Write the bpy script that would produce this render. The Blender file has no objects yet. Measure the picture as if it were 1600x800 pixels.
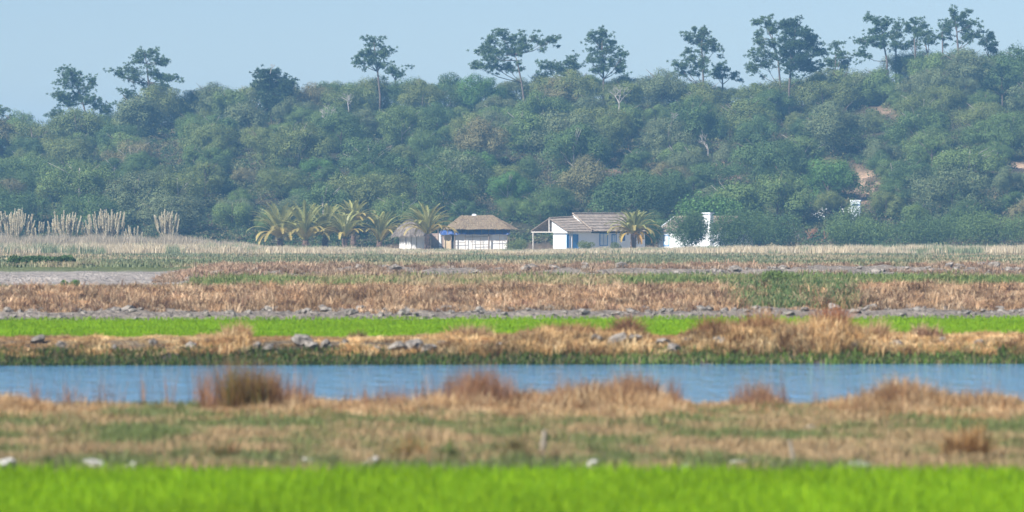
import bpy, math, random
import numpy as np
from mathutils import Vector, Matrix

# ------------------------------------------------------------------ camera, sky, sun, exposure
SC = bpy.context.scene
COL = SC.collection
F = 6250.0            # focal length in photo pixels (1600 wide)
EYE = 3.0
HZ = 356.0            # photo row of the horizon

cam_d = bpy.data.cameras.new('camera')
cam = bpy.data.objects.new('camera', cam_d)
COL.objects.link(cam)
cam.location = (0, 0, EYE)
cam.rotation_euler = (math.radians(90), 0, 0)
cam_d.sensor_width = 36
cam_d.lens = F / 1600 * 36
cam_d.shift_y = -44 / 1600
cam_d.clip_start = 0.5
cam_d.clip_end = 8000
cam_d.dof.use_dof = True
cam_d.dof.focus_distance = 470
cam_d.dof.aperture_fstop = (cam_d.lens / 1000) / 0.082
SC.camera = cam

SUN_EL, SUN_AZ = 40.0, -134.0      # azimuth from +Y (view direction), clockwise: the sun stands to the left
W = bpy.data.worlds.new('World')
SC.world = W
W.use_nodes = True
nt = W.node_tree
bg = nt.nodes['Background']
sky = nt.nodes.new('ShaderNodeTexSky')
sky.sky_type = 'NISHITA'
sky.sun_disc = False
sky.sun_elevation = math.radians(SUN_EL)
sky.sun_rotation = math.radians(SUN_AZ)
sky.altitude = 0
sky.air_density = 1.0
sky.dust_density = 0.0
sky.ozone_density = 3.0
wb = nt.nodes.new('ShaderNodeMix'); wb.data_type = 'RGBA'; wb.blend_type = 'MULTIPLY'      # camera white balance, a little cool
wb.inputs[0].default_value = 1; wb.inputs[7].default_value = (1.0, 1.0, 1.12, 1)
nt.links.new(sky.outputs[0], wb.inputs[6]); nt.links.new(wb.outputs[2], bg.inputs[0])
bg.inputs[1].default_value = 0.052

sl = bpy.data.lights.new('sun', 'SUN')
sl.energy = 5.0
sl.angle = math.radians(0.53)
sl.color = (1.0, 0.95, 0.86)
sun = bpy.data.objects.new('sun', sl)
COL.objects.link(sun)
az, el = math.radians(SUN_AZ), math.radians(SUN_EL)
sdir = Vector((math.sin(az) * math.cos(el), math.cos(az) * math.cos(el), math.sin(el)))
sun.rotation_euler = sdir.to_track_quat('Z', 'Y').to_euler()
sun.location = (-60, 40, 80)

SC.view_settings.view_transform = 'Standard'
SC.view_settings.look = 'None'
SC.view_settings.gamma = 1
SC.view_settings.exposure = 0.90
SC.view_settings.use_curve_mapping = False
SC.render.engine = 'CYCLES'
SC.cycles.use_denoising = True
SC.cycles.max_bounces = 6
SC.cycles.diffuse_bounces = 3
SC.cycles.transmission_bounces = 4
SC.cycles.volume_bounces = 0
SC.cycles.use_adaptive_sampling = True
SC.cycles.adaptive_threshold = 0.02

rng = np.random.default_rng(7)
R = random.Random(11)
TAU = math.tau

# ------------------------------------------------------------------ helpers
def px2x(px, D): return (px - 800.0) / F * D
def py2z(py, D): return EYE - (py - HZ) / F * D

def vnoise(x, y, z=None, seed=0):
    """smooth value noise in 0..1, numpy arrays"""
    x = np.asarray(x, float); y = np.asarray(y, float)
    z = np.zeros_like(x) if z is None else np.asarray(z, float)
    xi, yi, zi = np.floor(x).astype(np.int64), np.floor(y).astype(np.int64), np.floor(z).astype(np.int64)
    fx, fy, fz = x - xi, y - yi, z - zi
    fx = fx * fx * (3 - 2 * fx); fy = fy * fy * (3 - 2 * fy); fz = fz * fz * (3 - 2 * fz)
    def h(a, b, c):
        n = (a * 374761393 + b * 668265263 + c * 2147483647 + seed * 974634777) & 0xffffffff
        n = ((n ^ (n >> 13)) * 1274126177) & 0xffffffff
        n = (n ^ (n >> 16)) & 0xffffffff
        return n / 4294967295.0
    def l(a, b, t): return a + (b - a) * t
    r = []
    for dz in (0, 1):
        a = l(h(xi, yi, zi + dz), h(xi + 1, yi, zi + dz), fx)
        b = l(h(xi, yi + 1, zi + dz), h(xi + 1, yi + 1, zi + dz), fx)
        r.append(l(a, b, fy))
    return l(r[0], r[1], fz)

def fbm(x, y, seed=0, oct=3):
    s, a, t = 0, 0.5, 0
    for k in range(oct):
        s = s + a * vnoise(np.asarray(x) * 2 ** k, np.asarray(y) * 2 ** k, seed=seed + k); t += a; a *= .5
    return s / t

def sstep(a, b, x):
    t = np.clip((np.asarray(x, float) - a) / (b - a), 0, 1)
    return t * t * (3 - 2 * t)

def np_mesh(name, V, quads=None, tris=None, col=None, smooth=False):
    me = bpy.data.meshes.new(name)
    V = np.asarray(V, np.float32)
    nq = 0 if quads is None else len(quads)
    ntri = 0 if tris is None else len(tris)
    me.vertices.add(len(V)); me.vertices.foreach_set('co', V.ravel())
    idx = []
    if nq: idx.append(np.asarray(quads, np.int32).ravel())
    if ntri: idx.append(np.asarray(tris, np.int32).ravel())
    idx = np.concatenate(idx)
    me.loops.add(len(idx)); me.loops.foreach_set('vertex_index', idx)
    st = np.concatenate([np.arange(nq) * 4, nq * 4 + np.arange(ntri) * 3]).astype(np.int32)
    me.polygons.add(nq + ntri)
    me.polygons.foreach_set('loop_start', st)
    me.update(calc_edges=True)
    if smooth: me.polygons.foreach_set('use_smooth', np.ones(nq + ntri, bool))
    if col is not None:
        ca = me.color_attributes.new('Col', 'FLOAT_COLOR', 'POINT')
        c4 = np.ones((len(V), 4), np.float32); c4[:, :3] = col
        ca.data.foreach_set('color', c4.ravel())
    return me

def link(name, me, mat=None, parent=None, loc=None):
    o = bpy.data.objects.new(name, me)
    COL.objects.link(o)
    if mat is not None and len(me.materials) == 0: me.materials.append(mat)
    if parent is not None: o.parent = parent
    if loc is not None: o.location = loc
    return o

def tag(o, label=None, cat=None, group=None, kind=None):
    if label: o['label'] = label
    if cat: o['category'] = cat
    if group: o['group'] = group
    if kind: o['kind'] = kind
    return o

def empty(name, loc, label, cat, group=None, rz=0, s=1):
    o = bpy.data.objects.new(name, None)
    COL.objects.link(o)
    o.empty_display_size = .3
    o.location = loc; o.rotation_euler = (0, 0, rz)
    o.scale = (s, s, s) if not hasattr(s, '__len__') else s
    return tag(o, label, cat, group)

class MB:
    """collects simple solids into one mesh"""
    def __init__(s): s.v = []; s.f = []
    def add(s, vs, fs):
        n = len(s.v); s.v += [tuple(v) for v in vs]; s.f += [tuple(i + n for i in f) for f in fs]
    def box(s, x0, x1, y0, y1, z0, z1, M=None):
        vs = [(x, y, z) for z in (z0, z1) for y in (y0, y1) for x in (x0, x1)]
        if M is not None: vs = [M @ Vector(v) for v in vs]
        s.add(vs, [(0, 2, 3, 1), (4, 5, 7, 6), (0, 1, 5, 4), (2, 6, 7, 3), (0, 4, 6, 2), (1, 3, 7, 5)])
    def tube(s, pts, rad, n=6):
        pts = [Vector(p) for p in pts]; ring = []
        for i, p in enumerate(pts):
            d = (pts[min(i + 1, len(pts) - 1)] - pts[max(i - 1, 0)]).normalized()
            a = d.orthogonal().normalized() if i == 0 else (pa - d * pa.dot(d)).normalized()
            pa = a; b = d.cross(a)
            r = rad[i] if hasattr(rad, '__len__') else rad
            ring.append([p + (a * math.cos(TAU * k / n) + b * math.sin(TAU * k / n)) * r for k in range(n)])
        vs = [v for q in ring for v in q]; fs = []
        for i in range(len(pts) - 1):
            for k in range(n):
                k2 = (k + 1) % n
                fs.append((i * n + k, i * n + k2, (i + 1) * n + k2, (i + 1) * n + k))
        fs.append(tuple(range(n))[::-1]); fs.append(tuple((len(pts) - 1) * n + k for k in range(n)))
        s.add(vs, fs)
    def mesh(s, name, smooth=False):
        me = bpy.data.meshes.new(name); me.from_pydata(s.v, [], s.f); me.update()
        if smooth: me.polygons.foreach_set('use_smooth', [True] * len(me.polygons))
        return me
    def build(s, name, mat, parent=None, smooth=False):
        return link(name, s.mesh(name, smooth), mat, parent)

# ------------------------------------------------------------------ materials
def mat_base(name):
    m = bpy.data.materials.new(name); m.use_nodes = True
    t = m.node_tree; p = t.nodes['Principled BSDF']
    return m, t, p

def N(t, typ, **kw):
    n = t.nodes.new(typ)
    for k, v in kw.items(): setattr(n, k, v)
    return n

def mixcol(t, a, b, fac, mode='MIX'):
    n = N(t, 'ShaderNodeMix', data_type='RGBA', blend_type=mode)
    for i, s in ((6, a), (7, b), (0, fac)):
        if hasattr(s, 'links'): t.links.new(s, n.inputs[i])
        elif i == 0: n.inputs[0].default_value = s
        else: n.inputs[i].default_value = (*s, 1)
    return n.outputs[2]

def plant_mat(name, trans=0.35, spec=0.25, rough=0.6, tint=(1, 1, 1), c2=None, noise=None):
    """leaf or blade: colour from the mesh attribute, per-object tint, some light passing through"""
    m, t, p = mat_base(name)
    at = N(t, 'ShaderNodeAttribute', attribute_name='Col')
    out = at.outputs['Color']
    if c2 is not None:
        oi = N(t, 'ShaderNodeObjectInfo')
        tt = mixcol(t, tint, c2, oi.outputs['Random'])
        out = mixcol(t, out, tt, 1.0, 'MULTIPLY')
    elif tint != (1, 1, 1):
        out = mixcol(t, out, tint, 1.0, 'MULTIPLY')
    t.links.new(out, p.inputs['Base Color'])
    p.inputs['Roughness'].default_value = rough
    p.inputs['Specular IOR Level'].default_value = spec
    tr = N(t, 'ShaderNodeBsdfTranslucent'); t.links.new(out, tr.inputs[0])
    ms = N(t, 'ShaderNodeMixShader'); ms.inputs[0].default_value = trans
    t.links.new(p.outputs[0], ms.inputs[1]); t.links.new(tr.outputs[0], ms.inputs[2])
    t.links.new(ms.outputs[0], t.nodes['Material Output'].inputs[0])
    return m

def solid_mat(name, c1, c2=None, scale=3.0, rough=0.8, bump=0.0, bscale=None, spec=0.3, stretch=(1, 1, 1)):
    m, t, p = mat_base(name)
    c2 = c2 or c1
    tc = N(t, 'ShaderNodeTexCoord')
    mp = N(t, 'ShaderNodeMapping'); mp.inputs['Scale'].default_value = stretch
    t.links.new(tc.outputs['Object'], mp.inputs[0])
    no = N(t, 'ShaderNodeTexNoise'); no.inputs['Scale'].default_value = scale; no.inputs['Detail'].default_value = 6
    no.inputs['Roughness'].default_value = .65
    t.links.new(mp.outputs[0], no.inputs[0])
    rp = N(t, 'ShaderNodeMapRange'); rp.inputs[1].default_value = .35; rp.inputs[2].default_value = .65
    t.links.new(no.outputs[0], rp.inputs[0])
    t.links.new(mixcol(t, c1, c2, rp.outputs[0]), p.inputs['Base Color'])
    p.inputs['Roughness'].default_value = rough
    p.inputs['Specular IOR Level'].default_value = spec
    if bump:
        n2 = N(t, 'ShaderNodeTexNoise'); n2.inputs['Scale'].default_value = bscale or scale * 4; n2.inputs['Detail'].default_value = 8
        t.links.new(mp.outputs[0], n2.inputs[0])
        b = N(t, 'ShaderNodeBump'); b.inputs['Strength'].default_value = bump; b.inputs['Distance'].default_value = .1
        t.links.new(n2.outputs[0], b.inputs['Height']); t.links.new(b.outputs[0], p.inputs['Normal'])
    return m

M_BARK = solid_mat('bark', (.10, .075, .055), (.20, .16, .13), 6, .9, .5)
M_BARK_PALE = solid_mat('pale_bark', (.22, .19, .16), (.34, .31, .28), 6, .9, .5)
M_DEADWOOD = solid_mat('dead_wood', (.30, .27, .25), (.42, .39, .37), 6, .9, .3)
M_RUSTWOOD = solid_mat('rusty_dead_twigs', (.26, .11, .05), (.38, .20, .11), 5, .9, .3)
M_PALMTRUNK = solid_mat('palm_trunk', (.10, .06, .045), (.22, .15, .11), 4, .9, .8, 12)
M_ROCK = solid_mat('grey_clod', (.09, .078, .068), (.40, .36, .32), 2.5, .9, .6, 20)
M_ROCKP = solid_mat('pale_stone', (.42, .40, .38), (.60, .58, .56), 4, .85, .4, 14)
M_WHITE = solid_mat('whitewash', (.76, .79, .82), (.83, .84, .86), 1.3, .85, .15, 8)
M_WHITE2 = solid_mat('stained_whitewash', (.66, .63, .60), (.82, .81, .80), 1.6, .85, .2, 8, stretch=(1, 1, .4))
M_BEIGE = solid_mat('beige_panel', (.50, .38, .24), (.62, .50, .34), 1.5, .85, .2)
M_CLAY = solid_mat('pinkish_clay', (.34, .24, .20), (.46, .36, .30), 2, .9, .3)
M_BLUE = solid_mat('blue_paint', (.05, .20, .48), (.09, .27, .56), 3, .5, .1)
M_TARP = solid_mat('blue_tarp', (.035, .08, .26), (.07, .13, .34), 2.5, .45, .6, 3)
M_GLASS = solid_mat('dark_pane', (.05, .09, .16), (.09, .14, .22), 2, .15, 0)
M_WOOD = solid_mat('weathered_wood', (.16, .12, .09), (.27, .21, .17), 5, .85, .4)
M_WOODP = solid_mat('pale_wood', (.50, .46, .42), (.62, .58, .54), 4, .8, .2)
M_ROOF = solid_mat('weathered_roof_sheet', (.20, .155, .12), (.38, .31, .25), 3, .9, .7, 9, stretch=(1, .5, 1))
M_REED = solid_mat('reed_roof', (.20, .145, .095), (.34, .27, .18), 5, .95, .8, 18)
M_THATCH = plant_mat('thatch', .1)
M_DARK = solid_mat('gap_shade_black', (.02, .02, .02), (.04, .035, .03), 2, .9)  # near-black: painted shade of the wall gap, also eave strip and handles
M_SLAB = solid_mat('black_board', (.02, .022, .03), (.05, .05, .06), 4, .6)
M_TANK = solid_mat('blue_white_paint', (.55, .62, .68), (.66, .72, .77), 2, .5, .1)
M_NAVY = solid_mat('navy_band', (.05, .10, .26), (.07, .13, .30), 3, .5)

LEAF_TINTS = {   # tone word -> (colour a, colour b); Object Info random picks between them
    'mid green':   ((0.128, 0.198, 0.062), (0.159, 0.222, 0.070)),
    'dark green':  ((0.085, 0.144, 0.051), (0.107, 0.168, 0.055)),
    'olive green': ((0.152, 0.198, 0.064), (0.177, 0.210, 0.070)),
    'grey green':  ((0.146, 0.186, 0.088), (0.171, 0.204, 0.099)),
    'brownish':    ((0.195, 0.186, 0.083), (0.220, 0.198, 0.094)),
    'fresh green': ((0.098, 0.198, 0.053), (0.116, 0.216, 0.057)),
}
M_LEAF = {k: plant_mat('leaf_' + k.replace(' ', '_'), .30, .2, .6, a, b) for k, (a, b) in LEAF_TINTS.items()}
M_NEEDLE = plant_mat('pine_needles', .32, .2, .6, (.095, .15, .058), (.115, .165, .065))
M_NEEDLE_D = plant_mat('dark_pine_needles', .15, .2, .6, (.045, .08, .034), (.055, .09, .038))
M_PALM = plant_mat('palm_leaflets', .30, .35, .45, (.29, .31, .10), (.35, .34, .115))
M_PALMDRY = plant_mat('yellow_palm_leaflets', .30, .3, .5, (.42, .30, .07), (.46, .34, .10))
M_GRASS = plant_mat('grass_blades', .35, .2, .6)
M_RICE = plant_mat('rice_blades', .45, .08, .6)
M_PLUME = plant_mat('pampas_plume', .35, .1, .8)

def ground_mat():
    m, t, p = mat_base('ground_soil')
    at = N(t, 'ShaderNodeAttribute', attribute_name='Col')
    ge = N(t, 'ShaderNodeNewGeometry')
    n1 = N(t, 'ShaderNodeTexNoise'); n1.inputs['Scale'].default_value = 1.8; n1.inputs['Detail'].default_value = 9; n1.inputs['Roughness'].default_value = .75
    t.links.new(ge.outputs['Position'], n1.inputs[0])
    rp = N(t, 'ShaderNodeMapRange'); rp.inputs[1].default_value = .3; rp.inputs[2].default_value = .7; rp.inputs[3].default_value = .45; rp.inputs[4].default_value = 1.5
    t.links.new(n1.outputs[0], rp.inputs[0])
    cc = N(t, 'ShaderNodeCombineColor')
    for i in range(3): t.links.new(rp.outputs[0], cc.inputs[i])
    t.links.new(mixcol(t, at.outputs['Color'], cc.outputs[0], 1.0, 'MULTIPLY'), p.inputs['Base Color'])
    p.inputs['Roughness'].default_value = .95; p.inputs['Specular IOR Level'].default_value = .15
    n2 = N(t, 'ShaderNodeTexNoise'); n2.inputs['Scale'].default_value = 5; n2.inputs['Detail'].default_value = 8
    t.links.new(ge.outputs['Position'], n2.inputs[0])
    b = N(t, 'ShaderNodeBump'); b.inputs['Strength'].default_value = 1.0; b.inputs['Distance'].default_value = .30
    t.links.new(n2.outputs[0], b.inputs['Height']); t.links.new(b.outputs[0], p.inputs['Normal'])
    return m
M_GROUND = ground_mat()

# ------------------------------------------------------------------ terrain
CR_PX = [-300, -100, 0, 80, 170, 250, 300, 380, 450, 550, 640, 700, 800, 850, 950, 1040, 1100, 1150, 1250, 1330, 1400, 1450, 1530, 1600, 1800, 2000]
CR_PY = [215, 200, 194, 194, 180, 155, 145, 138, 126, 121, 125, 128, 124, 114, 121, 127, 132, 127, 122, 109, 90, 79, 80, 90, 100, 120]
def crest_z(X):
    px = 800 + X * F / 650.0
    return EYE + (HZ - np.interp(px, CR_PX, CR_PY)) * 650.0 / F - 4.6

PROF_D = [0, 47.6, 48.7, 53, 64.5, 67, 90.6, 91.4, 92.6, 93.6, 97, 98.5, 128.2, 128.6, 129.6, 132.4, 140, 148, 158, 170, 176, 181, 187, 196, 215, 260, 350, 440, 500, 520]
PROF_Z = [0, 0, .10, .13, .12, -.45, -.45, -.12, .16, .34, .36, 0, 0, .05, .24, .32, .74, .82, .82, .76, .74, 1.06, 1.16, 1.02, .86, .70, .40, .10, .02, .1]
def edge_shift(X):       # banks run slightly askew to the view
    return 0.075 * X
def terrain_z(X, Y):
    X = np.asarray(X, float); Y = np.asarray(Y, float)
    k = sstep(75, 95, Y) * (1 - sstep(300, 420, Y)) * edge_shift(X) * np.clip(Y / 133, 0, 1.2)
    k = np.where(Y < 85, 0, k)
    d = Y - np.clip(k, -8, 8)
    z = np.interp(d, PROF_D, PROF_Z)
    # ridge at 176-196 m is missing at the left, where the grey track lies
    pxa = 800 + X * F / np.maximum(Y, 1)
    left = 1 - sstep(250, 360, pxa)
    z = np.where((d > 170) & (d < 215), z * (1 - left) + left * np.interp(d, [170, 215], [.52, .78]), z)
    rough = sstep(47.6, 49, d) * .05 + sstep(128.3, 130, d) * .05 + sstep(176, 182, d) * (1 - sstep(192, 205, d)) * .12
    flat = ((d > 98.4) & (d < 128.3))
    z = z + (fbm(X * 2.2, Y * 1.6, 13) - .5) * .22 * sstep(128.8, 129.8, d) * (1 - sstep(132, 134, d))
    z = z + np.where(flat, 0, rough * (fbm(X * .9, Y * .9, 3) - .5) * 2)
    z = np.where((d > 143) & (d <= 170), z * (1 - left) + left * np.interp(d, [143, 150, 170], [.72, .58, .52]), z)
    # hill
    t = np.clip((Y - 515) / 135, 0, 1)
    h = crest_z(X) * (t ** .92) + (fbm(X / 16, Y / 16, 5, 3) - .5) * 3.2 * sstep(0, .25, t)
    h = h + np.clip(Y - 655, 0, 4000) * -.03
    return z * (1 - sstep(505, 520, Y)) + h * (Y > 515)

def scar(px, py):        # bare soil patches on the slope, given where the photo shows them
    s = np.zeros_like(px)
    for (cx, cy, rx, ry, w) in [(1352, 292, 22, 22, 1.0), (1135, 262, 34, 22, .8), (1262, 163, 26, 16, .7), (1395, 180, 38, 14, .6), (1592, 262, 22, 12, .8), (935, 263, 36, 10, .6), (1325, 275, 20, 30, .5), (1220, 240, 14, 34, .4)]:
        s = np.maximum(s, w * np.exp(-(((px - cx) / rx / 1.25) ** 2 + ((py - cy) / ry / 1.25) ** 2)))
    br = .35 + .9 * sstep(.38, .6, fbm(px / 14, py / 7, 77))
    return s * np.clip(br, 0, 1.1)

def ground_color(X, Y, Z):
    px = 800 + X * F / np.maximum(Y, 1); py = HZ + (EYE - Z) * F / np.maximum(Y, 1)
    k = np.clip(sstep(75, 95, Y) * (1 - sstep(300, 420, Y)) * edge_shift(X) * np.clip(Y / 133, 0, 1.2), -8, 8)
    d = Y - np.where(Y < 85, 0, k)
    n = fbm(X / 3, Y / 3, 21)
    def C(*c): return np.array(c)
    rice = C(.12, .17, .02); mud = C(.13, .115, .09); dry = C(.26, .19, .12); grey = C(.25, .215, .185)
    green = C(.11, .14, .05); wheat = C(.34, .28, .18); soil = C(.20, .125, .085); sand = C(.58, .40, .27)
    stops = [(0, rice), (47.7, rice), (48.6, mud), (55, green * .8 + dry * .4), (64, dry), (67, mud * .6), (90, mud * .6), (92.5, mud * .7), (94.5, dry), (97.5, dry), (98.6, rice), (128, rice),
             (128.8, grey * .9), (132, grey), (134, dry), (146, dry), (152, green), (170, green * .6 + dry * .5), (177, grey), (190, grey), (196, green), (300, green * .7 + wheat * .3), (400, wheat), (505, wheat), (520, soil * .7)]
    D = np.array([s[0] for s in stops]); c = np.stack([np.interp(d, D, [s[1][i] for s in stops]) for i in range(3)], -1)
    left = (1 - sstep(262, 330, px + 20 * (n - .5)))
    tr = left * sstep(158, 166, d) * (1 - sstep(206, 214, d))
    c = c * (1 - tr[..., None]) + C(.33, .295, .27) * tr[..., None]
    hill = sstep(515, 522, Y)[..., None]
    s = scar(px, py)[..., None]
    hc = C(.055, .052, .028) * (1 - s) + (soil * (1.3 - n[..., None]) * 1.2 * (1 - s) + sand * s) * s * 1.2 + s * soil * .3
    c = c * (1 - hill) + hc * hill
    return c * (.8 + .4 * n[..., None])

def build_ground():
    rows = np.concatenate([np.arange(4, 46, 1.5), np.arange(46, 70, .35), np.arange(70, 89, 1.2), np.arange(89, 100, .28), np.arange(100, 127, 1.2), np.arange(127, 133, .15), np.arange(133, 150, .3), np.arange(150, 200, .55),
                           np.arange(200, 500, 5), np.arange(500, 700, 2.5), np.arange(700, 1000, 30), np.array([1100, 1300, 1600, 2000, 2600, 3400])])
    s = np.linspace(-1, 1, 261)
    Y, S = np.meshgrid(rows, s, indexing='ij')
    X = S * (24 + .24 * Y)
    Z = terrain_z(X, Y)
    nr, nc = X.shape
    i = np.arange(nr - 1)[:, None] * nc + np.arange(nc - 1)[None, :]
    q = np.stack([i, i + 1, i + nc + 1, i + nc], -1).reshape(-1, 4)
    c = ground_color(X, Y, Z)
    me = np_mesh('ground', np.stack([X, Y, Z], -1).reshape(-1, 3), q, None, c.reshape(-1, 3), True)
    o = link('ground', me, M_GROUND)
    tag(o, 'rice paddy ground, banks and hillside soil', kind='structure')
build_ground()

def build_water():
    m, t, p = mat_base('pond_water')
    p.inputs['Base Color'].default_value = (.11, .28, .47, 1)
    p.inputs['Roughness'].default_value = .06; p.inputs['IOR'].default_value = 1.33
    ge = N(t, 'ShaderNodeNewGeometry')
    mp = N(t, 'ShaderNodeMapping'); mp.inputs['Scale'].default_value = (1.5, .55, 1)
    t.links.new(ge.outputs['Position'], mp.inputs[0])
    n1 = N(t, 'ShaderNodeTexNoise'); n1.inputs['Scale'].default_value = 1.3; n1.inputs['Detail'].default_value = 5; n1.inputs['Roughness'].default_value = .62
    t.links.new(mp.outputs[0], n1.inputs[0])
    b = N(t, 'ShaderNodeBump'); b.inputs['Strength'].default_value = 1.0; b.inputs['Distance'].default_value = .17
    t.links.new(n1.outputs[0], b.inputs['Height']); t.links.new(b.outputs[0], p.inputs['Normal'])
    mb = MB(); mb.add([(-60, 65, -.12), (60, 65, -.12), (60, 95, -.12), (-60, 95, -.12)], [(0, 1, 2, 3)])
    o = mb.build('water', m); tag(o, 'rippled blue pond water between two grassy banks', kind='structure')
build_water()

# ------------------------------------------------------------------ blades
def blades(base, h, w, az, lean, col, curve=.5, straight=False, wmid=.8):
    """n blades: two quads-wide tapered strips with a bent tip"""
    n = len(base)
    az = np.asarray(az); lean = np.asarray(lean)
    dirx, diry = np.cos(az), np.sin(az)
    face = az + np.pi / 2 + rng.uniform(-.9, .9, n)
    wx, wy = np.cos(face), np.sin(face)
    l1 = lean * (1 - curve); l2 = lean * (1 + curve)
    h1 = h * .55; h2 = h * .45
    m = base + np.stack([dirx * np.sin(l1) * h1, diry * np.sin(l1) * h1, np.cos(l1) * h1], -1)
    tp = m + np.stack([dirx * np.sin(l2) * h2, diry * np.sin(l2) * h2, np.cos(l2) * h2], -1)
    wv = np.stack([wx, wy, np.zeros(n)], -1) * (np.asarray(w) * .5)[:, None]
    V = np.stack([base - wv, base + wv, m + wv * wmid, m - wv * wmid, tp], 1).reshape(-1, 3)
    k = np.arange(n) * 5
    q = np.stack([k, k + 1, k + 2, k + 3], -1); tr = np.stack([k + 3, k + 2, k + 4], -1)
    C = np.repeat(col, 5, axis=0)
    return V, q, tr, C

def merge(parts):
    Vs, Qs, Ts, Cs, off = [], [], [], [], 0
    for V, q, t, c in parts:
        Vs.append(V); Cs.append(c)
        if q is not None and len(q): Qs.append(q + off)
        if t is not None and len(t): Ts.append(t + off)
        off += len(V)
    return (np.concatenate(Vs), np.concatenate(Qs) if Qs else None, np.concatenate(Ts) if Ts else None, np.concatenate(Cs))

def palette(n, cols, wts=None, jit=.18):
    cols = np.array(cols)
    i = rng.choice(len(cols), n, p=None if wts is None else np.array(wts) / sum(wts))
    return cols[i] * rng.uniform(1 - jit, 1 + jit, (n, 1))

def halfw(D, m=2.0): return .135 * D + m
def scatter(D0, D1, dens):
    A = (halfw(D0) + halfw(D1)) * (D1 - D0); n = int(A * dens)
    Y = rng.uniform(D0, D1, int(n * 1.15)); X = rng.uniform(-1, 1, len(Y)) * halfw(D1)
    k = np.abs(X) < halfw(Y); return X[k], Y[k]

def kshift(X, Y):
    return np.clip(edge_shift(X) * np.clip(Y / 133, 0, 1.2), -8, 8)

def stuff(name, parts, mat, label):
    V, q, t, c = merge(parts) if isinstance(parts, list) else parts
    o = link(name, np_mesh(name, V, q, t, c), mat)
    return tag(o, label, kind='stuff')

STRAW_ = [(.50, .36, .20), (.42, .29, .16), (.58, .46, .30), (.34, .22, .13)]
RUST = [(.36, .19, .08), (.28, .14, .06), (.44, .26, .12)]
GREENS = [(.13, .20, .05), (.17, .23, .07), (.10, .15, .05)]
WEEDS = [(.19, .22, .12), (.24, .26, .15), (.15, .18, .10)]
PALE = [(.60, .50, .34), (.52, .43, .28), (.66, .57, .42)]

def rice_field(name, D0, D1, dens, h, w, label, shift=0.0):
    X, Y = scatter(D0, D1, dens)
    Y = Y + (kshift(X, Y) if shift else 0)
    n = len(X); Z = terrain_z(X, Y) - .01
    pat = fbm(X / 1.6, Y / 2.4, 31)
    hh = h * rng.uniform(.7, 1.15, n) * (.85 + .3 * pat)
    c = palette(n, [(.235, .405, .012), (.28, .44, .014), (.19, .36, .012)], jit=.15) * (.78 + .44 * pat)[:, None]
    stuff(name, blades(np.stack([X, Y, Z], -1), hh, w * rng.uniform(.7, 1.3, n), rng.uniform(0, TAU, n), rng.uniform(.02, .45, n), c), M_RICE, label)
rice_field('young_rice', 36.5, 48.0, 460, .20, .015, 'bright green young rice filling the nearest paddy')
rice_field('young_rice', 97.6, 128.9, 170, .12, .028, 'green young rice in the far paddy beyond the pond', 1)

def tufts(X, Y, L, n_each, r, w, cols, lean=(.2, 1.3), curve=.6, jit=.14, Z=None):
    """fountains of arching blades around each centre"""
    m = len(X); Z = terrain_z(X, Y) if Z is None else Z
    tc = cols if isinstance(cols, np.ndarray) else palette(m, cols)
    idx = np.repeat(np.arange(m), n_each); n = len(idx)
    a = rng.uniform(0, TAU, n); rr = np.sqrt(rng.uniform(0, 1, n)) * np.asarray(r if hasattr(r, '__len__') else np.full(m, r))[idx]
    bx, by = X[idx] + np.cos(a) * rr, Y[idx] + np.sin(a) * rr
    base = np.stack([bx, by, Z[idx] - .03], -1)
    ln = rng.uniform(lean[0], lean[1], n)
    LL = np.asarray(L)[idx] * rng.uniform(.55, 1.15, n)
    az = a + rng.normal(0, .8, n)
    return blades(base, LL, w * rng.uniform(.6, 1.4, n), az, ln, tc[idx] * rng.uniform(1 - jit, 1 + jit, (n, 1)), curve)

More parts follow.
